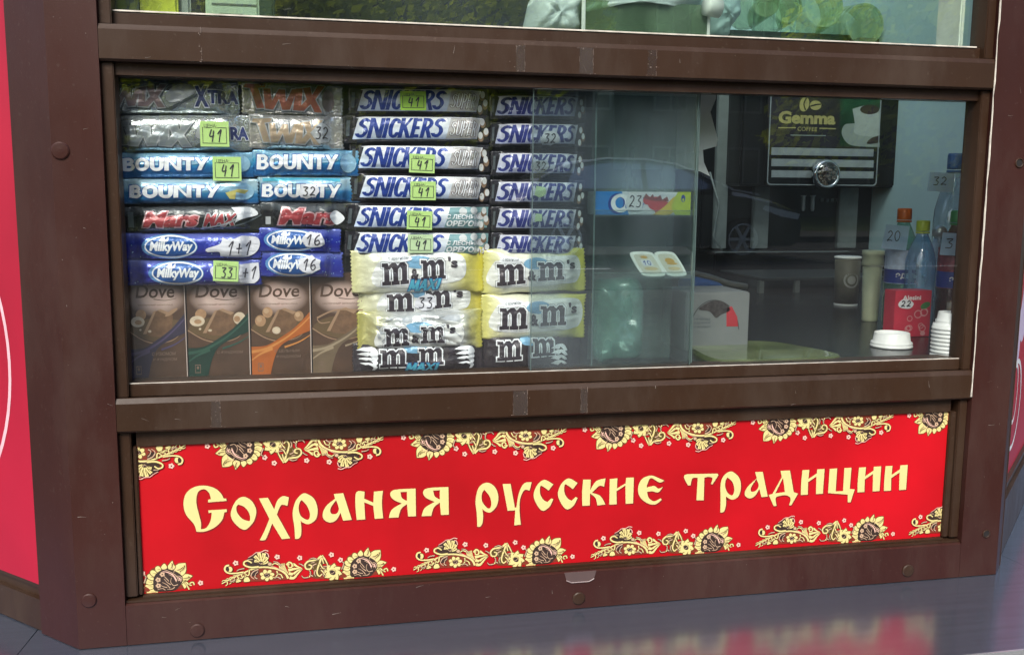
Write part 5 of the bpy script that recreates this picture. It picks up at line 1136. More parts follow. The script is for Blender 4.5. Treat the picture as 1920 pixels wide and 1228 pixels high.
gput('banana', fill([curve([(.60, .0, 1), (.72, .35), (.82, .78), (.9, .85, 1), (.86, .3), (.78, 0, 1)])]), foil('banana', (.70, .50, .04), .4, 0), 10); gput('lime_field', fill([curve([(.84, 0, 1), (.80, .4), (.86, 1, 1), (1, 1, 1), (1, 0, 1)])]), foil('lime', (.48, .58, .04), .4, 0), 11)
gput('logo_mark', fill([ell(.92, .72, .022, .16, 16), ell(.92, .66, .009, .07, 10)]), foil('gum_navy'), 12) if 'foil_gum_navy' not in MATS else gput('logo_mark', fill([ell(.92, .72, .022, .16, 16), ell(.92, .66, .009, .07, 10)]), MATS['foil_gum_navy'], 12)
st_ = gput('price_sticker', fill([curve([(.33, .3), (.34, .9), (.44, .98), (.49, .85), (.49, .3), (.42, .18)])]), PAPER, 14)
decal('number', pen('23', ga+.345*gw, z0+.34*gh, .14*gw, .5*gh, .0018), INK, st_, lambda p: Vector((p.x, gy-.0019, p.y)), local=False)
# two portion packs on the second shelf, tipped back
z0 = szs[1]
cor = [P(1175, 471, .075), P(1297, 510, .05)]
PK = mat('portion_foil', (.66, .64, .52), .35, coat=.3); PKW = mat('portion_cream', (.88, .90, .84), .4)
for k in range(2):
    pa, pb = P(1204+k*46, 511, .052), P(1251+k*40, 511, .052)
    base = Vector(((pa.x+pb.x)/2, .052, z0+.0005)); pw = pb.x-pa.x-.0008; ph = .036
    M = Matrix.Translation(base) @ Matrix.Rotation(R(-28), 4, 'X') @ Matrix(((1, 0, -.42, 0), (0, 1, 0, 0), (0, 0, 1, 0), (0, 0, 0, 1)))
    ring = curve([(-pw/2+.006, 0), (pw/2-.006, 0), (pw/2, .006), (pw/2, ph-.006), (pw/2-.006, ph), (-pw/2+.006, ph), (-pw/2, ph-.006), (-pw/2, .006)], 4)
    mb = MB().prism([(p.x, p.y) for p in ring], -.0008, .0008, 'y', M)
    po = mb.build('portion_pack', PKW); rebase(po, base); tag(po, ['cream portion pack marked 10 on the lower shelf of the clear rack', 'cream portion pack with orange print, right one of the pair'][k], 'portion pack', 'portion packs on the clear shelf')
    W[po] = Matrix.Translation(base)
    def pf_(name, loops, m, dy): decal(name, fill(loops), m, po, lambda p: M @ Vector((p.x, -.0008-dy, p.y)), local=False)
    cxp = [(p.x*.8, ph/2+(p.y-ph/2)*.8) for p in ring]; pf_('foil_lid', [V2(cxp)], PK, .0002)
    pf_('picture', [ell(.001, ph*.62, pw*.22, ph*.12)], mat('portion_orange', (.62, .36, .08), .4), .0004) if k else pf_('picture', [ell(0, ph*.78, pw*.15, ph*.06)], mat('portion_orange', (.62, .36, .08), .4), .0004)
    pf_('picture', [ell(.001, ph*.3, pw*.28, ph*.07)], mat('portion_tan', (.6, .48, .25), .4), .0005)
    if k: pf_('picture', [ell(.002, ph*.5, pw*.25, ph*.05)], mat('portion_orange', (0, 0, 0)), .0006)
    else:
        pf_('label_patch', [rect(-pw*.22, ph*.42, pw*.2, ph*.66)], PAPER, .0006)
        decal('number', pen('10', -pw*.2, ph*.45, pw*.36, ph*.17, .0013), mat('blue_ink', (.03, .05, .3), .5), po, lambda p: M @ Vector((p.x, -.0016, p.y)), local=False)
# crumpled green carrier bag at the foot of the rack
def crumple(name, pts_px, Y0, m, label, cat, amp=.012, res=26, depth=.03, sd_=0, smooth=True):
    """bag-like lump: front outline given in photo pixels on plane Y0, folded front and a back"""
    loop = [Vector((P(x, y, Y0).x, P(x, y, Y0).z)) for x, y in pts_px]
    xs = [p.x for p in loop]; zs = [p.y for p in loop]; cx_, cz_ = sum(xs)/len(xs), sum(zs)/len(zs)
    L_ = [Vector((p.x, p.y)) for p in curve([(p.x, p.y) for p in loop], 5)]
    n = len(L_); K = 9; vs = []; fs = []
    for side in (-1, 1):
        for k in range(K):
            f_ = 1-k/(K-1)*.97
            for p in L_:
                x = cx_+(p.x-cx_)*f_; z = cz_+(p.y-cz_)*f_; b_ = math.sqrt(max(0, 1-f_**3))
                an_ = math.atan2(z-cz_, x-cx_); nn = .9*abs(math.sin(an_*3.5+2*noise.noise(Vector((x*20, z*20, sd_)))))*f_+noise.noise(Vector((x*38, z*30, sd_+side)))+1.1*abs(noise.noise(Vector((x*90+z*60, z*50, sd_+3))))-.9*abs(noise.noise(Vector((x*55-z*70, z*40, sd_+5))))
                vs.append((x, Y0+depth/2+side*(depth/2*b_+amp*nn*(b_+.05)), z))
        o_ = len(vs)-K*n
        for k in range(K-1):
            for i in range(n): j = (i+1) % n; fs.append((o_+k*n+i, o_+k*n+j, o_+(k+1)*n+j, o_+(k+1)*n+i))
        fs.append(tuple(o_+(K-1)*n+i for i in range(n)))
    for i in range(n): j = (i+1) % n; fs.append((i, j, K*n+j, K*n+i))
    mb = MB(); mb.add(vs, fs); o = mb.build(name, m, None, smooth); rebase(o, (cx_, Y0, min(zs))); tag(o, label, cat); return o
BAGG = pane_mat('green_thin_plastic', (.80, .94, .90), .05, .30, .2, (.42, .70, .62))
crumple('plastic_bag', [(1118, 540), (1150, 525), (1200, 520), (1214, 560), (1210, 640), (1205, 672), (1160, 676), (1120, 672)], .07, BAGG, 'crumpled pale green plastic bag standing in the foot of the clear rack', 'plastic bag', .007, depth=.035, sd_=3)
# sheet of white paper with a torn edge
tp = [P(x, y, .14) for x, y in ((1150, 150), (1346, 150), (1344, 186), (1334, 210), (1340, 235), (1346, 262), (1342, 275), (1316, 282), (1318, 305), (1330, 331), (1312, 322), (1294, 318), (1150, 318))]
mb = MB(); n = len(tp); mb.v = [Vector((p.x, .14+.004*math.sin(p.z*40+p.x*30), p.z)) for p in tp]+[Vector((p.x, .1404+.004*math.sin(p.z*40+p.x*30), p.z)) for p in tp]
tt = tessellate_polygon([[Vector((p.x, p.z, 0)) for p in tp]]); mb.f = [tuple(t) for t in tt]+[tuple(n+i for i in reversed(t)) for t in tt]+[(i, (i+1) % n, n+(i+1) % n, n+i) for i in range(n)]
o = mb.build('torn_paper', mat('grey_white_paper', (.78, .82, .80), .7, vary=.1, scale=10)); rebase(o, (tp[0].x, .14, tp[0].z)); tag(o, 'pale paper sheet with a ragged torn edge hanging beside the coffee machine', 'paper')

# =================================================================== COFFEE MACHINE AT THE BACK
MY = 1.62
def mp(px, py, Y=MY): return P(px, py, Y)
mach = empty('coffee_machine', (mp(1520, 480).x, MY, TZ), 'tall black coffee machine with gold lettering, striped panel and silver bean window', 'coffee machine')
MBK = mat('machine_black', (.004, .005, .006), .3, vary=.1, spec=.3); MSL = mat('machine_silver', (.30, .34, .35), .4, metal=.3, vary=.12, scale=30); MGR = mat('machine_grey', (.16, .19, .19), .45, vary=.1, scale=30)
xl, xr = mp(1345, 300).x, mp(1694, 300).x; zt = P(1500, 66, MY).z; zbt = TZ+.0005
MB().bbox(xl, xr, MY+.12, MY+.42, zbt, zt-.02, .006).build('body', MBK, mach)
MB().bbox(mp(1400, 0).x, xr, MY+.0, MY+.118, mp(1500, 350).z, zt-.02, .006).build('head', MBK, mach)
MB().bbox(mp(1344, 0).x, xr, MY-.05, MY+.118, zbt, mp(1500, 472).z, .004).build('drip_base', MBK, mach)
for xa, xb, ya, yb, dd in ((1355, 1379, 150, 470, .0), (1430, 1460, 351, 470, .03), (1595, 1631, 351, 470, .03)):
    MB().bbox(mp(xa, 0, MY+.10).x, mp(xb, 0, MY+.10).x, MY+.10, MY+.119, mp(1500, yb).z+.0006, mp(1500, ya).z, .002).build('side_column', MGR, mach)
# display door with rounded frame
pa, pb = mp(1437, 347, MY-.02), mp(1654, 150, MY-.02)
def rr_(x0, z0, x1, z1, r_): 
    o_ = []
    for cx_, cz_, a0 in ((x1-r_, z1-r_, 0), (x0+r_, z1-r_, 90), (x0+r_, z0+r_, 180), (x1-r_, z0+r_, 270)):
        for k in range(6): a = R(a0+18*k); o_.append(Vector((cx_+r_*math.cos(a), cz_+r_*math.sin(a))))
    return o_
zt2 = zt-.03
MB().prism([tuple(p) for p in rr_(pa.x, pa.z, pb.x, zt2, .012)], MY-.02, MY-.0003, 'y').build('door', MBK, mach)
ol, il = rr_(pa.x, pa.z, pb.x, zt2, .012), rr_(pa.x+.003, pa.z+.003, pb.x-.003, zt2-.003, .010)
n = len(ol); mb = MB(); mb.v = [Vector((p.x, MY-.0206, p.y)) for p in ol]+[Vector((p.x, MY-.0206, p.y)) for p in il]+[Vector((p.x, MY-.0235, p.y)) for p in ol]+[Vector((p.x, MY-.0235, p.y)) for p in il]
mb.f = [(i, (i+1) % n, n+(i+1) % n, n+i) for i in range(n)]+[(2*n+i, 2*n+(i+1) % n, 3*n+(i+1) % n, 3*n+i) for i in range(n)]+[(i, (i+1) % n, 2*n+(i+1) % n, 2*n+i) for i in range(n)]+[(n+i, n+(i+1) % n, 3*n+(i+1) % n, 3*n+i) for i in range(n)]
mb.build('door_rim', MSL, mach)
def mput(name, tr, m, k): return decal(name, tr, m, mach, lambda p: Vector((p.x, MY-.0205-k*.0004, p.y)), local=False)
m2 = lambda px, py: Vector((P(px, py, MY-.021).x, P(px, py, MY-.021).z))
mput('picture', fill([[m2(*p) for p in ((1440, 274), (1650, 279), (1650, 120), (1440, 120))]]), mat('picture_dark', (.016, .014, .018), .4), 1)
mput('picture', fill([[m2(*p) for p in ((1575, 160), (1650, 160), (1650, 278), (1575, 274))]]), mat('picture_green', (.006, .045, .02), .4, vary=.5, scale=20), 2)
GOLD = mat('gold_print', (.34, .31, .12), .4, vary=.1); CUPW = mat('picture_cup', (.24, .29, .26), .5, vary=.12, scale=20)
x0_, y0_ = m2(1459, 232); x1_, y1_ = m2(1567, 211); mput('lettering', text_tris('Gemma', x0_, y0_, x1_-x0_, y1_-y0_, 0, .045), GOLD, 3)
x0_, y0_ = m2(1495, 246); x1_, y1_ = m2(1532, 239); mput('lettering', text_tris('COFFEE', x0_, y0_, x1_-x0_, y1_-y0_, 0, .01), GOLD, 3)
mput('print_line', fill([[m2(*p) for p in ((1459, 239), (1492, 239), (1492, 241), (1459, 241))]])+fill([[m2(*p) for p in ((1536, 240), (1567, 241), (1567, 243), (1536, 242))]]), GOLD, 3)
mput('bean_mark', fill([[m2(p.x, p.y) for p in ell(1508, 196, 9, 14, 16, .2)]])+fill([[m2(p.x, p.y) for p in ell(1529, 198, 11, 9, 16, 0)]]), GOLD, 3)
mput('bean_mark', xf(brush([(1512, 184), (1507, 195), (1510, 207)], 2.5), lambda p: m2(p.x, p.y))+xf(brush([(1519, 200), (1529, 197), (1539, 196)], 2.5), lambda p: m2(p.x, p.y)), MATS['picture_dark'], 4)
mput('print_line', fill([[m2(*p) for p in ((1482, 253), (1548, 254), (1548, 255.6), (1482, 254.6))]]), CUPW, 3)
mput('picture_cup', fill([[m2(p.x, p.y) for p in curve([(1583, 235), (1578, 252), (1590, 270), (1612, 275), (1649, 276, 1), (1649, 228, 1), (1600, 232)])]]), CUPW, 4)
mput('picture_cup', fill([[m2(p.x, p.y) for p in curve([(1598, 205, 1), (1602, 230), (1604, 252), (1649, 258, 1), (1649, 205, 1), (1625, 198)])]]), mat('picture_cup_light', (.31, .36, .33), .5), 5)
mput('picture_cup', fill([[m2(p.x, p.y) for p in ell(1630, 206, 18, 9, 18)]]), mat('coffee_print', (.03, .02, .015), .4), 6)
mput('picture_beans', fill([[m2(p.x, p.y) for p in curve([(1625, 270), (1632, 260), (1649, 254, 1), (1649, 268, 1)])]]), mat('coffee_print', (0, 0, 0)), 7)
for k, (ya, yb) in enumerate(((280, 291), (301, 312), (322, 333))):
    pa_, pb_ = mp(1446, yb, MY-.021), mp(1638, ya, MY-.021)
    MB().bbox(pa_.x, pb_.x, MY-.0225, MY-.0203, pa_.z, pb_.z, .0005).build('stripe', MSL, mach)
kc = mp(1545, 327, MY-.03)
kn = MB().lathe([(.044, 0), (.046, .012), (.042, .022), (.036, .024), (.034, .018)], kc, 40, Vector((0, -1, 0)), cap=False).build('bean_window', mat('chrome', (.6, .62, .64), .08, metal=1.), mach, True)
rd = random.Random(5); mb = MB()
for _ in range(60):
    a, q = rd.uniform(0, 6.28), math.sqrt(rd.random())*.034; c = kc+Vector((q*math.cos(a), -.012+rd.uniform(-.004, .004), q*math.sin(a)))
    mb.lathe([(.001, -.006), (.0045, -.003), (.0045, .003), (.001, .006)], c, 6, Vector((rd.gauss(0, 1), rd.gauss(0, .3), rd.gauss(0, 1))).normalized())
bo = mb.build('beans', mat('coffee_bean', (.10, .075, .055), .35), mach, True); bo['kind'] = 'stuff'
MB().lathe([(.036, .0235), (.028, .030), (.015, .034), (.001, .0355)], kc, 32, Vector((0, -1, 0)), cap=False).build('lens', pane_mat('lens_clear', (.95, .97, .97), .08, .0), kn, True)
mb = MB(); pz = mp(1500, 471, MY-.052); mb.bbox(mp(1344, 0).x, mp(1600, 0).x, MY-.054, MY-.0503, pz.z-.004, pz.z, .0008); mb.build('drip_edge', MGR, mach)
for dx in (-.016, .016): MB().lathe([(.004, 0), (.006, .006), (.006, .045), (.010, .05)], (kc.x+dx, MY+.06, kc.z-.115), 16).build('spout', MSL, mach, True)
for k in range(4): MB().bbox(kc.x+.075+k*.018, kc.x+.087+k*.018, MY+.115, MY+.1195, kc.z-.085, kc.z-.075, .001).build('button', MGR, mach)
MB().tube([(xl+.02, MY+.1, zbt+.3), (xl+.05, MY+.09, zbt+.2), (xl+.03, MY+.08, zbt+.1), (xl+.06, MY+.06, zbt+.045)], .003, 8).build('cable', MGR, mach, True)
# sloping top of the machine seen in the upper window
t0, t1 = P(1378, 60, MY).x, P(1620, 60, MY).x; tzz = P(1500, 48, MY).z; lz = P(1500, 82, MY).z
MB().prism([(t0-.05, lz-.06), (t1+.1, lz-.06), (t1+.03, tzz), (t0+.04, tzz)], MY+.13, MY+.4, 'y').build('top_hopper', mat('hopper_green_black', (.012, .03, .018), .25), mach)
MB().bbox(P(1655, 60, MY).x, P(1700, 60, MY).x, MY+.13, MY+.2, lz-.06, P(1680, 60, MY).z, .003).build('hopper_catch', MATS['hopper_green_black'], mach)
for xa, xb in ((1400, 1432), (1440, 1470), (1480, 1600)): MB().bbox(P(xa, 60, MY).x, P(xb, 60, MY).x, MY+.120, MY+.1297, lz, tzz-.015, .002).build('hopper_window', mat('hopper_window', (.03, .06, .04), .15), mach)
# bundles of clear green cups lying on the machine
CUPG = pane_mat('green_clear_plastic', (.66, .80, .58), .05, .30, .15, (.42, .56, .30))
for k, (px, py, r_, dl) in enumerate(((1436, 4, 26, 'bundle of clear green cups lying on the coffee machine, leftmost'), (1478, 14, 27, 'bundle of clear green cups second from left on the machine'),
        (1545, 12, 36, 'large bundle of clear green cups lying in the middle of the machine top'), (1622, 46, 35, 'bundle of clear cups lying lowest at the right end of the machine'))):
    c = P(px, py, MY+.1); rr2 = (P(px+r_, py, MY+.1)-c).length
    o = MB().lathe([(.001, .004), (rr2*.86, .004), (rr2*.88, 0), (rr2*.97, 0), (rr2, .003)]+[(rr2*(1.01+.02*i+(.018 if i % 2 else 0)), .02+.012*i) for i in range(12)]+[(rr2*1.2, .18)], c, 56, Vector((.04, 1, -.02)).normalized(), cap=False).build('cup_bundle', CUPG, None, False)
    rebase(o, c-Vector((0, 0, rr2))); tag(o, dl, 'cup bundle', 'cup bundles on the coffee machine')

# =================================================================== THINGS ON THE COUNTER
def cyl_text(name, s, m, par, c, r_, z0, h_, a0, span, bold=.04, k=1, tr=None):
    w_ = r_*span; tr = tr if tr is not None else text_tris(s, -w_/2, 0, w_, h_, 0, bold)
    fa = a0; return decal(name, tr, m, par, lambda p: Vector((c.x+(r_+k*.0002)*math.sin(fa+p.x/r_), c.y-(r_+k*.0002)*math.cos(fa+p.x/r_), c.z+z0+p.y)), local=False, split_l=.006)
CLR = pane_mat('clear_bottle', (.80, .90, .95), .09, .32, .05, (.66, .82, .96)); CLB = pane_mat('bluish_bottle', (.50, .74, .92), .09, .34, .05, (.46, .74, .98)); DRK = pane_mat('dark_drink', (.35, .16, .14), .06, .16, .03, (.3, .10, .10)); GRB = pane_mat('greenish_water', (.60, .82, .72), .07, .13, .03, (.3, .55, .45))
def bottle(px, ytop, Y, rpx, label, cap, glass, base_py=None, lab=None, word=None, tagn=None, tag_q=None, tagcol=None):
    x = P(px, 500, Y).x; c = Vector((x, Y, TZ+.0003)); H = P(px, ytop, Y).z-TZ; r_ = rpx*(Y+1.2169)/1847
    t = empty('bottle', c, label, 'bottle')
    prof = [(r_*.55, 0), (r_*.95, .003), (r_, .012), (r_, H*.26), (r_*.93, H*.30), (r_, H*.34), (r_, H*.60), (r_*.97, H*.66), (r_*.78, H*.75), (r_*.45, H*.85), (r_*.36, H*.88), (r_*.36, H*.90)]
    MB().lathe(prof, c, 36).build('glass_body', glass, t, True)
    cr_ = r_*.43; cp = []
    mb = MB(); n = 40; pr = [(cr_*.97, H*.905), (cr_, H*.915), (cr_, H*.985), (cr_*.9, H), (.001, H)]
    vs = []
    for rr3, h in pr:
        for i in range(n): q = rr3*(1+(.03 if i % 2 else 0)); a = 2*PI*i/n; vs.append(c+Vector((q*math.cos(a), q*math.sin(a), h)))
    mb.add(vs, [(k*n+i, k*n+(i+1) % n, (k+1)*n+(i+1) % n, (k+1)*n+i) for k in range(len(pr)-1) for i in range(n)]+[tuple(range(n))]); mb.build('cap', cap, t, True)
    MB().lathe([(cr_*1.05, H*.885), (cr_*1.05, H*.90)], c, 32).build('cap_ring', cap, t, True)
    if lab:
        lo = MB().lathe([(r_+.0004, H*lab[0]), (r_+.0004, H*lab[1])], c, 40, cap=False).build('label', lab[2], t, True)
        if len(lab) > 3: MB().lathe([(r_+.0006, H*lab[0]+.001), (r_+.0006, H*(lab[0]+(lab[1]-lab[0])*.42))], c, 40, cap=False).build('label_band', lab[3], lo, True)
        if word: cyl_text('lettering', word, WHITE, lo, c, r_+.0008, H*(lab[0]+(lab[1]-lab[0])*.14), H*.05, R(-12), 1.35, .05)
    if tagn:
        qs = [P(x_, y_, Y-r_-.002) for x_, y_ in tag_q]; m_ = MB(); m_.v = qs+[q+Vector((0, .0004, 0)) for q in qs]; m_.f = [(0, 1, 2, 3), (7, 6, 5, 4), (0, 4, 5, 1), (1, 5, 6, 2), (2, 6, 7, 3), (3, 7, 4, 0)]
        tg = m_.build('price_tag', tagcol, t); w_ = (qs[1]-qs[0]).length; h_ = (qs[0]-qs[3]).length
        decal('number', pen(tagn, qs[3].x+w_*.18, qs[3].z+h_*.3, w_*.62, h_*.42, .0016), INK, tg, lambda p: Vector((p.x, Y-r_-.0026, p.y)), local=False)
    return t
LBL = mat('bottle_label_pale', (.50, .62, .78), .4, vary=.3, scale=60); LBN = mat('bottle_label_navy', (.015, .04, .26), .4); TGB = mat('pale_blue_paper', (.46, .70, .90), .7); LBR = mat('bottle_label_red', (.25, .03, .05), .4, vary=.3, scale=60)
CB = mat('cap_blue', (.03, .14, .40), .35); CO = mat('cap_orange', (.62, .14, .02), .35); CY = mat('cap_lime', (.55, .68, .05), .35); CG = mat('cap_green', (.03, .28, .06), .35); CW = mat('cap_silver', (.5, .55, .56), .25, metal=.6)
bottle(1778, 288, .46, 36, 'tall clear bottle with blue cap and a pale tag at the right of the window', CB, CLR, lab=(.36, .50, LBL), tagn='32', tag_q=[(1744, 322), (1790, 326), (1786, 362), (1738, 358)], tagcol=TGB)
bottle(1690, 391, .36, 33, 'small bottle with orange cap and pale blue tag marked 20', CO, GRB, lab=(.38, .66, LBL, LBN), word='ЭДЕЛЬ', tagn='20', tag_q=[(1662, 421), (1706, 424), (1699, 470), (1652, 466)], tagcol=TGB)
bottle(1726, 414, .31, 31, 'bluish water bottle with a bright lime cap', CY, CLB)
bottle(1790, 395, .27, 34, 'dark drink bottle with green cap beside the window frame', CG, DRK, lab=(.38, .70, LBR, LBN), word='ЭДЕЛЬ', tagn='3', tag_q=[(1768, 436), (1800, 438), (1796, 480), (1762, 478)], tagcol=TGB)
sb = P(1762, 436, .40); t = empty('bottle', (sb.x, .40, TZ), 'small clear bottle with a round silver stopper between the lime and green caps', 'bottle')
MB().lathe([(.015, 0), (.018, .01), (.018, .12), (.010, .17), (.008, sb.z-TZ-.012)], (sb.x, .40, TZ+.0003), 28).build('glass_body', CLR, t, True)
MB().lathe([(.001, -.013), (.008, -.011), (.013, -.004), (.013, .004), (.008, .011), (.001, .013)], (sb.x, .40, sb.z), 28).build('stopper', CW, t, True)
# red berry juice box
Y = PZ(1712, 632, TZ).y; a, b_ = P(1679, 560, Y), P(1747, 560, Y); zt_ = P(1712, 545, Y).z
M = Matrix.Translation((0, 0, 0))
jb = MB().bbox(a.x, b_.x, Y, Y+.032, TZ+.0004, zt_, .0008).build('juice_box', mat('juice_red', (.52, .03, .06), .4, vary=.1, scale=40)); rebase(jb, ((a.x+b_.x)/2, Y, TZ)); tag(jb, 'small red berry tea box with white lettering and a 22 sticker', 'box')
jw, jh = b_.x-a.x, zt_-TZ
def jput(name, tr, m, k, par=None): return decal(name, xf(tr, lambda p: Vector((a.x+p.x*jw, TZ+p.y*jh))), m, par or jb, lambda p: Vector((p.x, Y-.0003*k, p.y)), local=False)
jput('lettering', text_tris('Alesini', .2, .80, .5, .1, 0, .02), WHITE, 1)
rd = random.Random(4)
for k in range(9): x, y, r_ = rd.uniform(.3, .85), rd.uniform(.15, .62), rd.uniform(.06, .12); jput('berry_print', fill([ell(x, y, r_, r_*.8), ell(x, y, r_*.75, r_*.6)]), mat('berry_pale', (.62, .28, .28), .4), 1.2+k*.1)
jput('leaf_print', fill([ell(.83, .68, .14, .07, 14, .3)]), mat('leaf_print', (.05, .18, .05), .5), 2.6); jput('seal_print', fill([ell(.8, .08, .07, .05)]), mat('berry_pale', (0, 0, 0)), 2.7)
stj = jput('price_sticker', fill([curve([(.08, .72), (.2, .82), (.38, .8), (.5, .72), (.4, .62), (.15, .64)])]), PAPER, 3); jput('number', pen('22', .14, .66, .3, .12, .03), INK, 3.5, stj)
# paper cup and vacuum cup
def cup(px, ytop, ybot, rt, rb_, Y, name, m, label, cat, lid=None, rim=True):
    c = Vector((P(px, ybot, Y).x, Y, TZ+.0003)); H = P(px, ytop, Y).z-TZ; k = (Y+1.2169)/1847
    t = empty(name, c, label, cat)
    MB().lathe([(rb_*k, 0), (rt*k, H), (rt*k*.96, H), (rb_*k*.95, .002)], c, 36).build('cup_wall', m, t, True)
    if rim: MB().lathe([(rt*k, H-.002), (rt*k*1.06, H), (rt*k*1.06, H+.002), (rt*k, H+.004)], c, 36).build('rim', WHITE, t, True); MB().lathe([(rb_*k*1.02, .0), (rb_*k*1.04, .003), (rb_*k*1.01, .004)], c, 36, cap=False).build('foot_ring', WHITE, t, True)
    return t, c, H, k
KR = mat('kraft_grey', (.10, .095, .07), .6, vary=.15, scale=60); 
t, c, H, k = cup(1586, 484, 560, 26, 23, .70, 'paper_cup', KR, 'grey-brown paper cup with a pale ring mark standing behind the bottles', 'paper cup')
r2 = 24.8*k; cyl_text('ring_print', '', mat('ring_grey', (.30, .30, .28), .6), t, c, r2, H*.55, 0, R(-8), 1, tr=fill([ell(0, 0, H*.17, H*.17, 24), ell(0, 0, H*.13, H*.13, 24)])+fill([ell(0, 0, H*.09, H*.09, 16)]))
VC = mat('pale_yellow_plastic', (.74, .80, .52), .45, vary=.06)
c = Vector((P(1631, 585, .45).x, .45, TZ+.0003)); H = P(1631, 470, .45).z-TZ; k = (.45+1.2169)/1847
t = empty('tumbler', c, 'pale yellow-green plastic tumbler with a stepped lid left of the bottles', 'tumbler')
MB().lathe([(15*k, 0), (16*k, .003), (19.5*k, H*.78), (18*k, H*.78)], c, 36).build('tumbler_wall', VC, t, True); MB().lathe([(21.5*k, H*.781), (22*k, H*.82), (21*k, H*.93), (22.5*k, H*.94), (22*k, H), (19*k, H), (.001, H)], c, 36).build('lid', VC, t, True)
# coffee lids
def lid(c, R_, label, name='cup_lid', group=None, h=.016):
    o = MB().lathe(([(R_, 0), (R_*1.03, .002), (R_, .004), (R_*.98, .0045), (R_*1.01, .0065), (R_*.98, .0085), (R_*.90, .0095), (R_*.85, h-.001), (R_*.83, h), (R_*.78, h), (R_*.75, h-.004), (.001, h-.005)] if h > .012 else [(R_*.96, 0), (R_, .0012), (R_, .003), (R_*.95, .0042), (R_*.93, h), (.001, h)]), c, 48).build(name, WHITE, None, True)
    rebase(o, c); return tag(o, label, 'cup lid' if name == 'drink_lid' else 'cup', group)
c = PZ(1671, 650, TZ+.0004); c.y = min(c.y, PZ(1712, 632, TZ).y-42*(c.y+1.2169)/1847-.004); k = (c.y+1.2169)/1847
lid(c, 42*k, 'white domed coffee cup lid lying on the counter before the red box', name='drink_lid', h=.023)
k2 = (.055+1.2169)/1847; cx_ = P(1782, 640, .062)
for i in range(9):
    lid(Vector((cx_.x, .062, TZ+.0004+i*.0058)), (40 if i < 8 else 33)*k2, 'white plastic cup by the window frame, '+( ['lowest in the stack', 'second from the bottom of the stack', 'third from the bottom of the stack', 'fourth from the bottom of the stack', 'fifth from the bottom of the stack', 'sixth from the bottom of the stack', 'third from the top of the stack', 'second from the top of the stack', 'topmost and narrowest of the stack'][i]), name='plastic_cup', group='white cups stacked by the frame', h=.020 if i == 8 else .0085)
# white carton with half-round picture, blue cloth and glass tray
Y = .17; a, b_ = P(1285, 610, Y), P(1404, 610, Y); zt_ = P(1350, 548, Y).z
CART = mat('grey_white_carton', (.15, .165, .165), .6, vary=.06, scale=20)
cb = MB().bbox(a.x, b_.x, Y, Y+.10, TZ+.0004, zt_, .002).build('carton', CART); rebase(cb, ((a.x+b_.x)/2, Y, TZ)); tag(cb, 'greyish white carton with a half-round picture and red panel on the counter', 'carton')
q2 = lambda px, py: Vector((P(px, py, Y).x, P(px, py, Y).z))
def kput(name, tr, m, k): return decal(name, tr, m, cb, lambda p: Vector((p.x, Y-.0002*k, p.y)), local=False)
arc = [(1340+45*math.cos(R(a_)), 618-55*math.sin(R(a_))) for a_ in range(0, 181, 10)]
kput('arc_line', xf(brush(arc, 1.3), lambda p: q2(p.x, p.y)), BLACK, 1)
kput('berry_picture', fill([[q2(p.x, p.y) for p in curve([(1310, 580), (1325, 568), (1345, 563), (1362, 570), (1368, 582), (1352, 590), (1342, 596), (1330, 584)])]]), mat('picture_berry_dark', (.035, .03, .03), .5, vary=.6, scale=150), 2)
kput('red_panel', fill([[q2(*p) for p in ((1362, 578), (1372, 574), (1382, 594), (1384, 612), (1362, 612))]]), mat('carton_red', (.36, .02, .03), .5), 2)
for y, t_ in ((598, 'ПЕЧЕНЬЕ'), (605, 'СДОБНОЕ'), (612, 'С ЯГОДОЙ')):
    p0 = q2(1301, y+3); p1 = q2(1332, y-2); kput('small_print', text_tris(t_, p0.x, p0.y, (p1.x-p0.x), p1.y-p0.y, 0, .02), DKG, 2)
crumple('blue_cloth', [(1290, 520), (1330, 524), (1365, 536), (1350, 550), (1290, 552)], .32, mat('blue_cloth', (.03, .09, .26), .7, vary=.2, scale=20), 'folded blue cloth lying behind the white carton', 'cloth', .006, depth=.05, sd_=9)
tb = MB().tube([P(1296, 512, .5), P(1330, 520, .5), P(1365, 532, .5), P(1400, 538, .5)], .006, 8).build('hose', mat('beige_hose', (.28, .29, .24), .5), None, True); rebase(tb, P(1340, 528, .5)); tag(tb, 'beige bent tube running behind the blue cloth', 'tube')
TRY = pane_mat('yellow_green_glass', (.70, .82, .50), .06, .25, .05, (.40, .48, .25))
ta, tb_ = P(1345, 672, .05), P(1578, 660, .05); 
ring = curve([(ta.x, .06), (ta.x+.01, .17), (ta.x+.05, .21), (tb_.x-.05, .20), (tb_.x-.012, .14), (tb_.x, .055), (tb_.x-.08, .045), (ta.x+.04, .045)], 5)
mb = MB().prism([(p.x, p.y) for p in ring], TZ+.0005, TZ+.008, 'z'); o = mb.build('glass_tray', TRY); rebase(o, ((ta.x+tb_.x)/2, .12, TZ)); tag(o, 'flat yellow-green glass tray on the counter behind the sill', 'tray')
# slatted leg frame under the back shelf
lg = empty('shelf_frame', (P(1460, 600, 1.0).x, 1.0, TZ), 'dark metal stand with a slanting top rail in front of the coffee machine', 'stand')
MB().bbox(P(1410, 560, 1.0).x, P(1640, 590, 1.0).x, .95, 1.2, TZ+.03, TZ+.036, .002).build('top_plate', mat('dark_steel', (.05, .06, .06), .35, metal=.4), lg)
for px in (1425, 1492, 1620): x = P(px, 570, .96).x; MB().box(x-.006, x+.006, .955, .967, TZ+.0004, TZ+.0298).build('leg', mat('grey_steel', (.14, .16, .16), .4, metal=.4), lg)

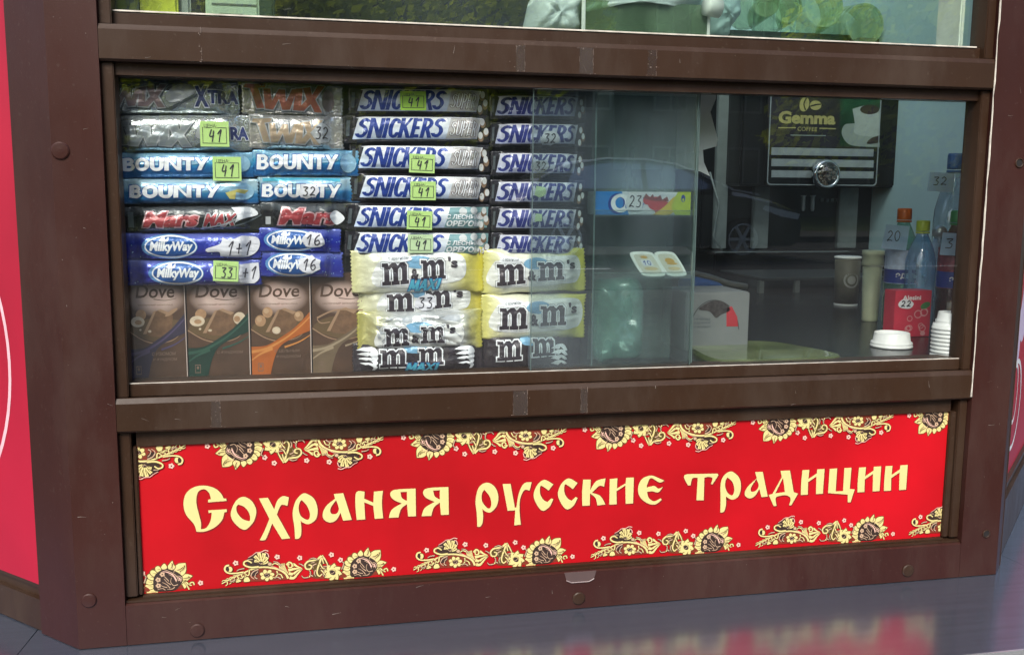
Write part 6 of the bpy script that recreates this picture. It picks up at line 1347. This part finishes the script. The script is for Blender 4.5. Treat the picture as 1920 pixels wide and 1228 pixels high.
# =================================================================== UPPER WINDOW GOODS on a glass shelf
SZ = 1.556
sh = MB().box(.004, 1.149, .045, .34, 1.5505, 1.5545).build('upper_shelf', mat('upper_shelf_board', (.25, .27, .24), .5), kiosk)
UZ = 1.5547
def ubox(name, pxa, pxb, Y, d, h, m, label, cat, b_=.003):
    xa, xb = P(pxa, 20, Y).x, P(pxb, 20, Y).x
    o = MB().bbox(xa, xb, Y, Y+d, UZ, UZ+h, b_).build(name, m); rebase(o, ((xa+xb)/2, Y+d/2, UZ)); return tag(o, label, cat), xa, xb
YP = mat('yellow_print_pack', (.42, .44, .03), .4, vary=.5, scale=28); 
o, xa, xb = ubox('snack_pack', 262, 334, .07, .05, .16, YP, 'yellow printed snack pack at the left end of the upper shelf', 'snack pack')
o, xa, xb = ubox('carton', 204, 260, .075, .06, .15, mat('grey_green_carton', (.09, .11, .09), .5, vary=.4, scale=30), 'grey-green carton squeezed against the left post on the upper shelf', 'carton')
o, xa, xb = ubox('carton', 336, 358, .08, .06, .15, mat('grey_carton2', (.28, .31, .28), .5), 'narrow grey carton beside the yellow pack on the upper shelf', 'carton')
o, xa, xb = ubox('case', 359, 383, .08, .08, .17, BLACK, 'narrow black case next to the white payment device', 'case')
o, xa, xb = ubox('payment_terminal', 385, 486, .07, .08, .14, mat('pale_green_plastic', (.42, .52, .40), .4), 'pale payment device with a dark slot on the upper shelf', 'payment device')
W[o] = Matrix.Translation(o.location)
wq = xb-xa; MB().bbox(xa+wq*.25, xa+wq*.70, .0685, .0698, UZ+.001, UZ+.012, .0005).build('slot', mat('slot_green_black', (.01, .04, .02), .3), o)
MB().box(xa+wq*.12, xa+wq*.95, .069, .0698, UZ+.022, UZ+.024).build('grille', DKG, o)
MB().bbox(xb+.0005, xb+.018, .07, .15, UZ, UZ+.15, .003).build('side_grip', mat('dark_green_plastic', (.012, .035, .02), .4), o)
BW = mat('white_thin_plastic', (.52, .60, .62), .4, vary=.12, scale=20)
crumple('plastic_bag', [(996, 60), (1000, 20), (1012, -15), (1060, -25), (1110, -15), (1100, 30), (1094, 62), (1050, 62)], .08, BW, 'white plastic bag slumped on the upper shelf left of the clear crate', 'plastic bag', .008, depth=.09, sd_=5)
# clear crate with a white bag over it
ct = empty('clear_crate', (P(1210, 60, .12).x, .15, UZ), 'clear greenish plastic crate on the upper shelf under a white bag', 'crate')
xa, xb = P(1092, 60, .08).x, P(1328, 64, .08).x; CRT = pane_mat('crate_clear', (.62, .74, .60), .06, .22, .05, (.28, .40, .28))
hz = UZ+.052
MB().bbox(xa, xb, .08, .084, UZ, hz, .001).build('front_wall', CRT, ct); MB().bbox(xa, xb, .24, .244, UZ, hz, .001).build('rear_wall', CRT, ct)
for x in (xa, xb-.003): MB().bbox(x, x+.003, .0842, .2398, UZ, hz, .001).build('side_wall', CRT, ct)
MB().bbox(xa-.002, xa+.003, .076, .0798, UZ, hz+.004, .001).build('corner_edge', WHITE, ct); MB().bbox(xb-.003, xb+.001, .076, .0798, UZ, hz+.004, .001).build('corner_edge', WHITE, ct)
crumple('plastic_bag', [(1090, 20), (1098, 2), (1110, -30), (1340, -30), (1330, 14), (1300, 16), (1260, 8), (1200, 6), (1140, 8), (1104, 18)], .075, BW, 'white plastic bag draped over the top of the clear crate', 'plastic bag', .006, depth=.16, sd_=6)
BT = mat('teal_thin_plastic', (.30, .45, .46), .4, vary=.2, scale=15)
crumple('plastic_bag', [(1332, 70), (1330, 20), (1340, -20), (1395, -25), (1400, 20), (1385, 45), (1372, 70)], .12, BT, 'teal-tinted plastic bag right of the clear crate on the upper shelf', 'plastic bag', .007, depth=.07, sd_=7)
rl = MB().lathe([(.001, 0), (.012, 0), (.0125, .004), (.0125, .022), (.001, .022)], P(1322, 12, .07), 24, Vector((1, .1, -.1)).normalized()).build('paper_roll', WHITE, None, True); rebase(rl, P(1322, 12, .07)); tag(rl, 'end of a small white roll sticking out between crate and teal bag', 'roll')
# bright reveal at the right of the upper window
MB().bbox(1.1265, 1.1335, .045, .10, 1.556, 2.19, .002).build('reveal_strip', WHITE, kiosk)
print('objects', len(bpy.data.objects), 'tris', sum(len(o.data.polygons) for o in bpy.data.objects if o.type == 'MESH'))
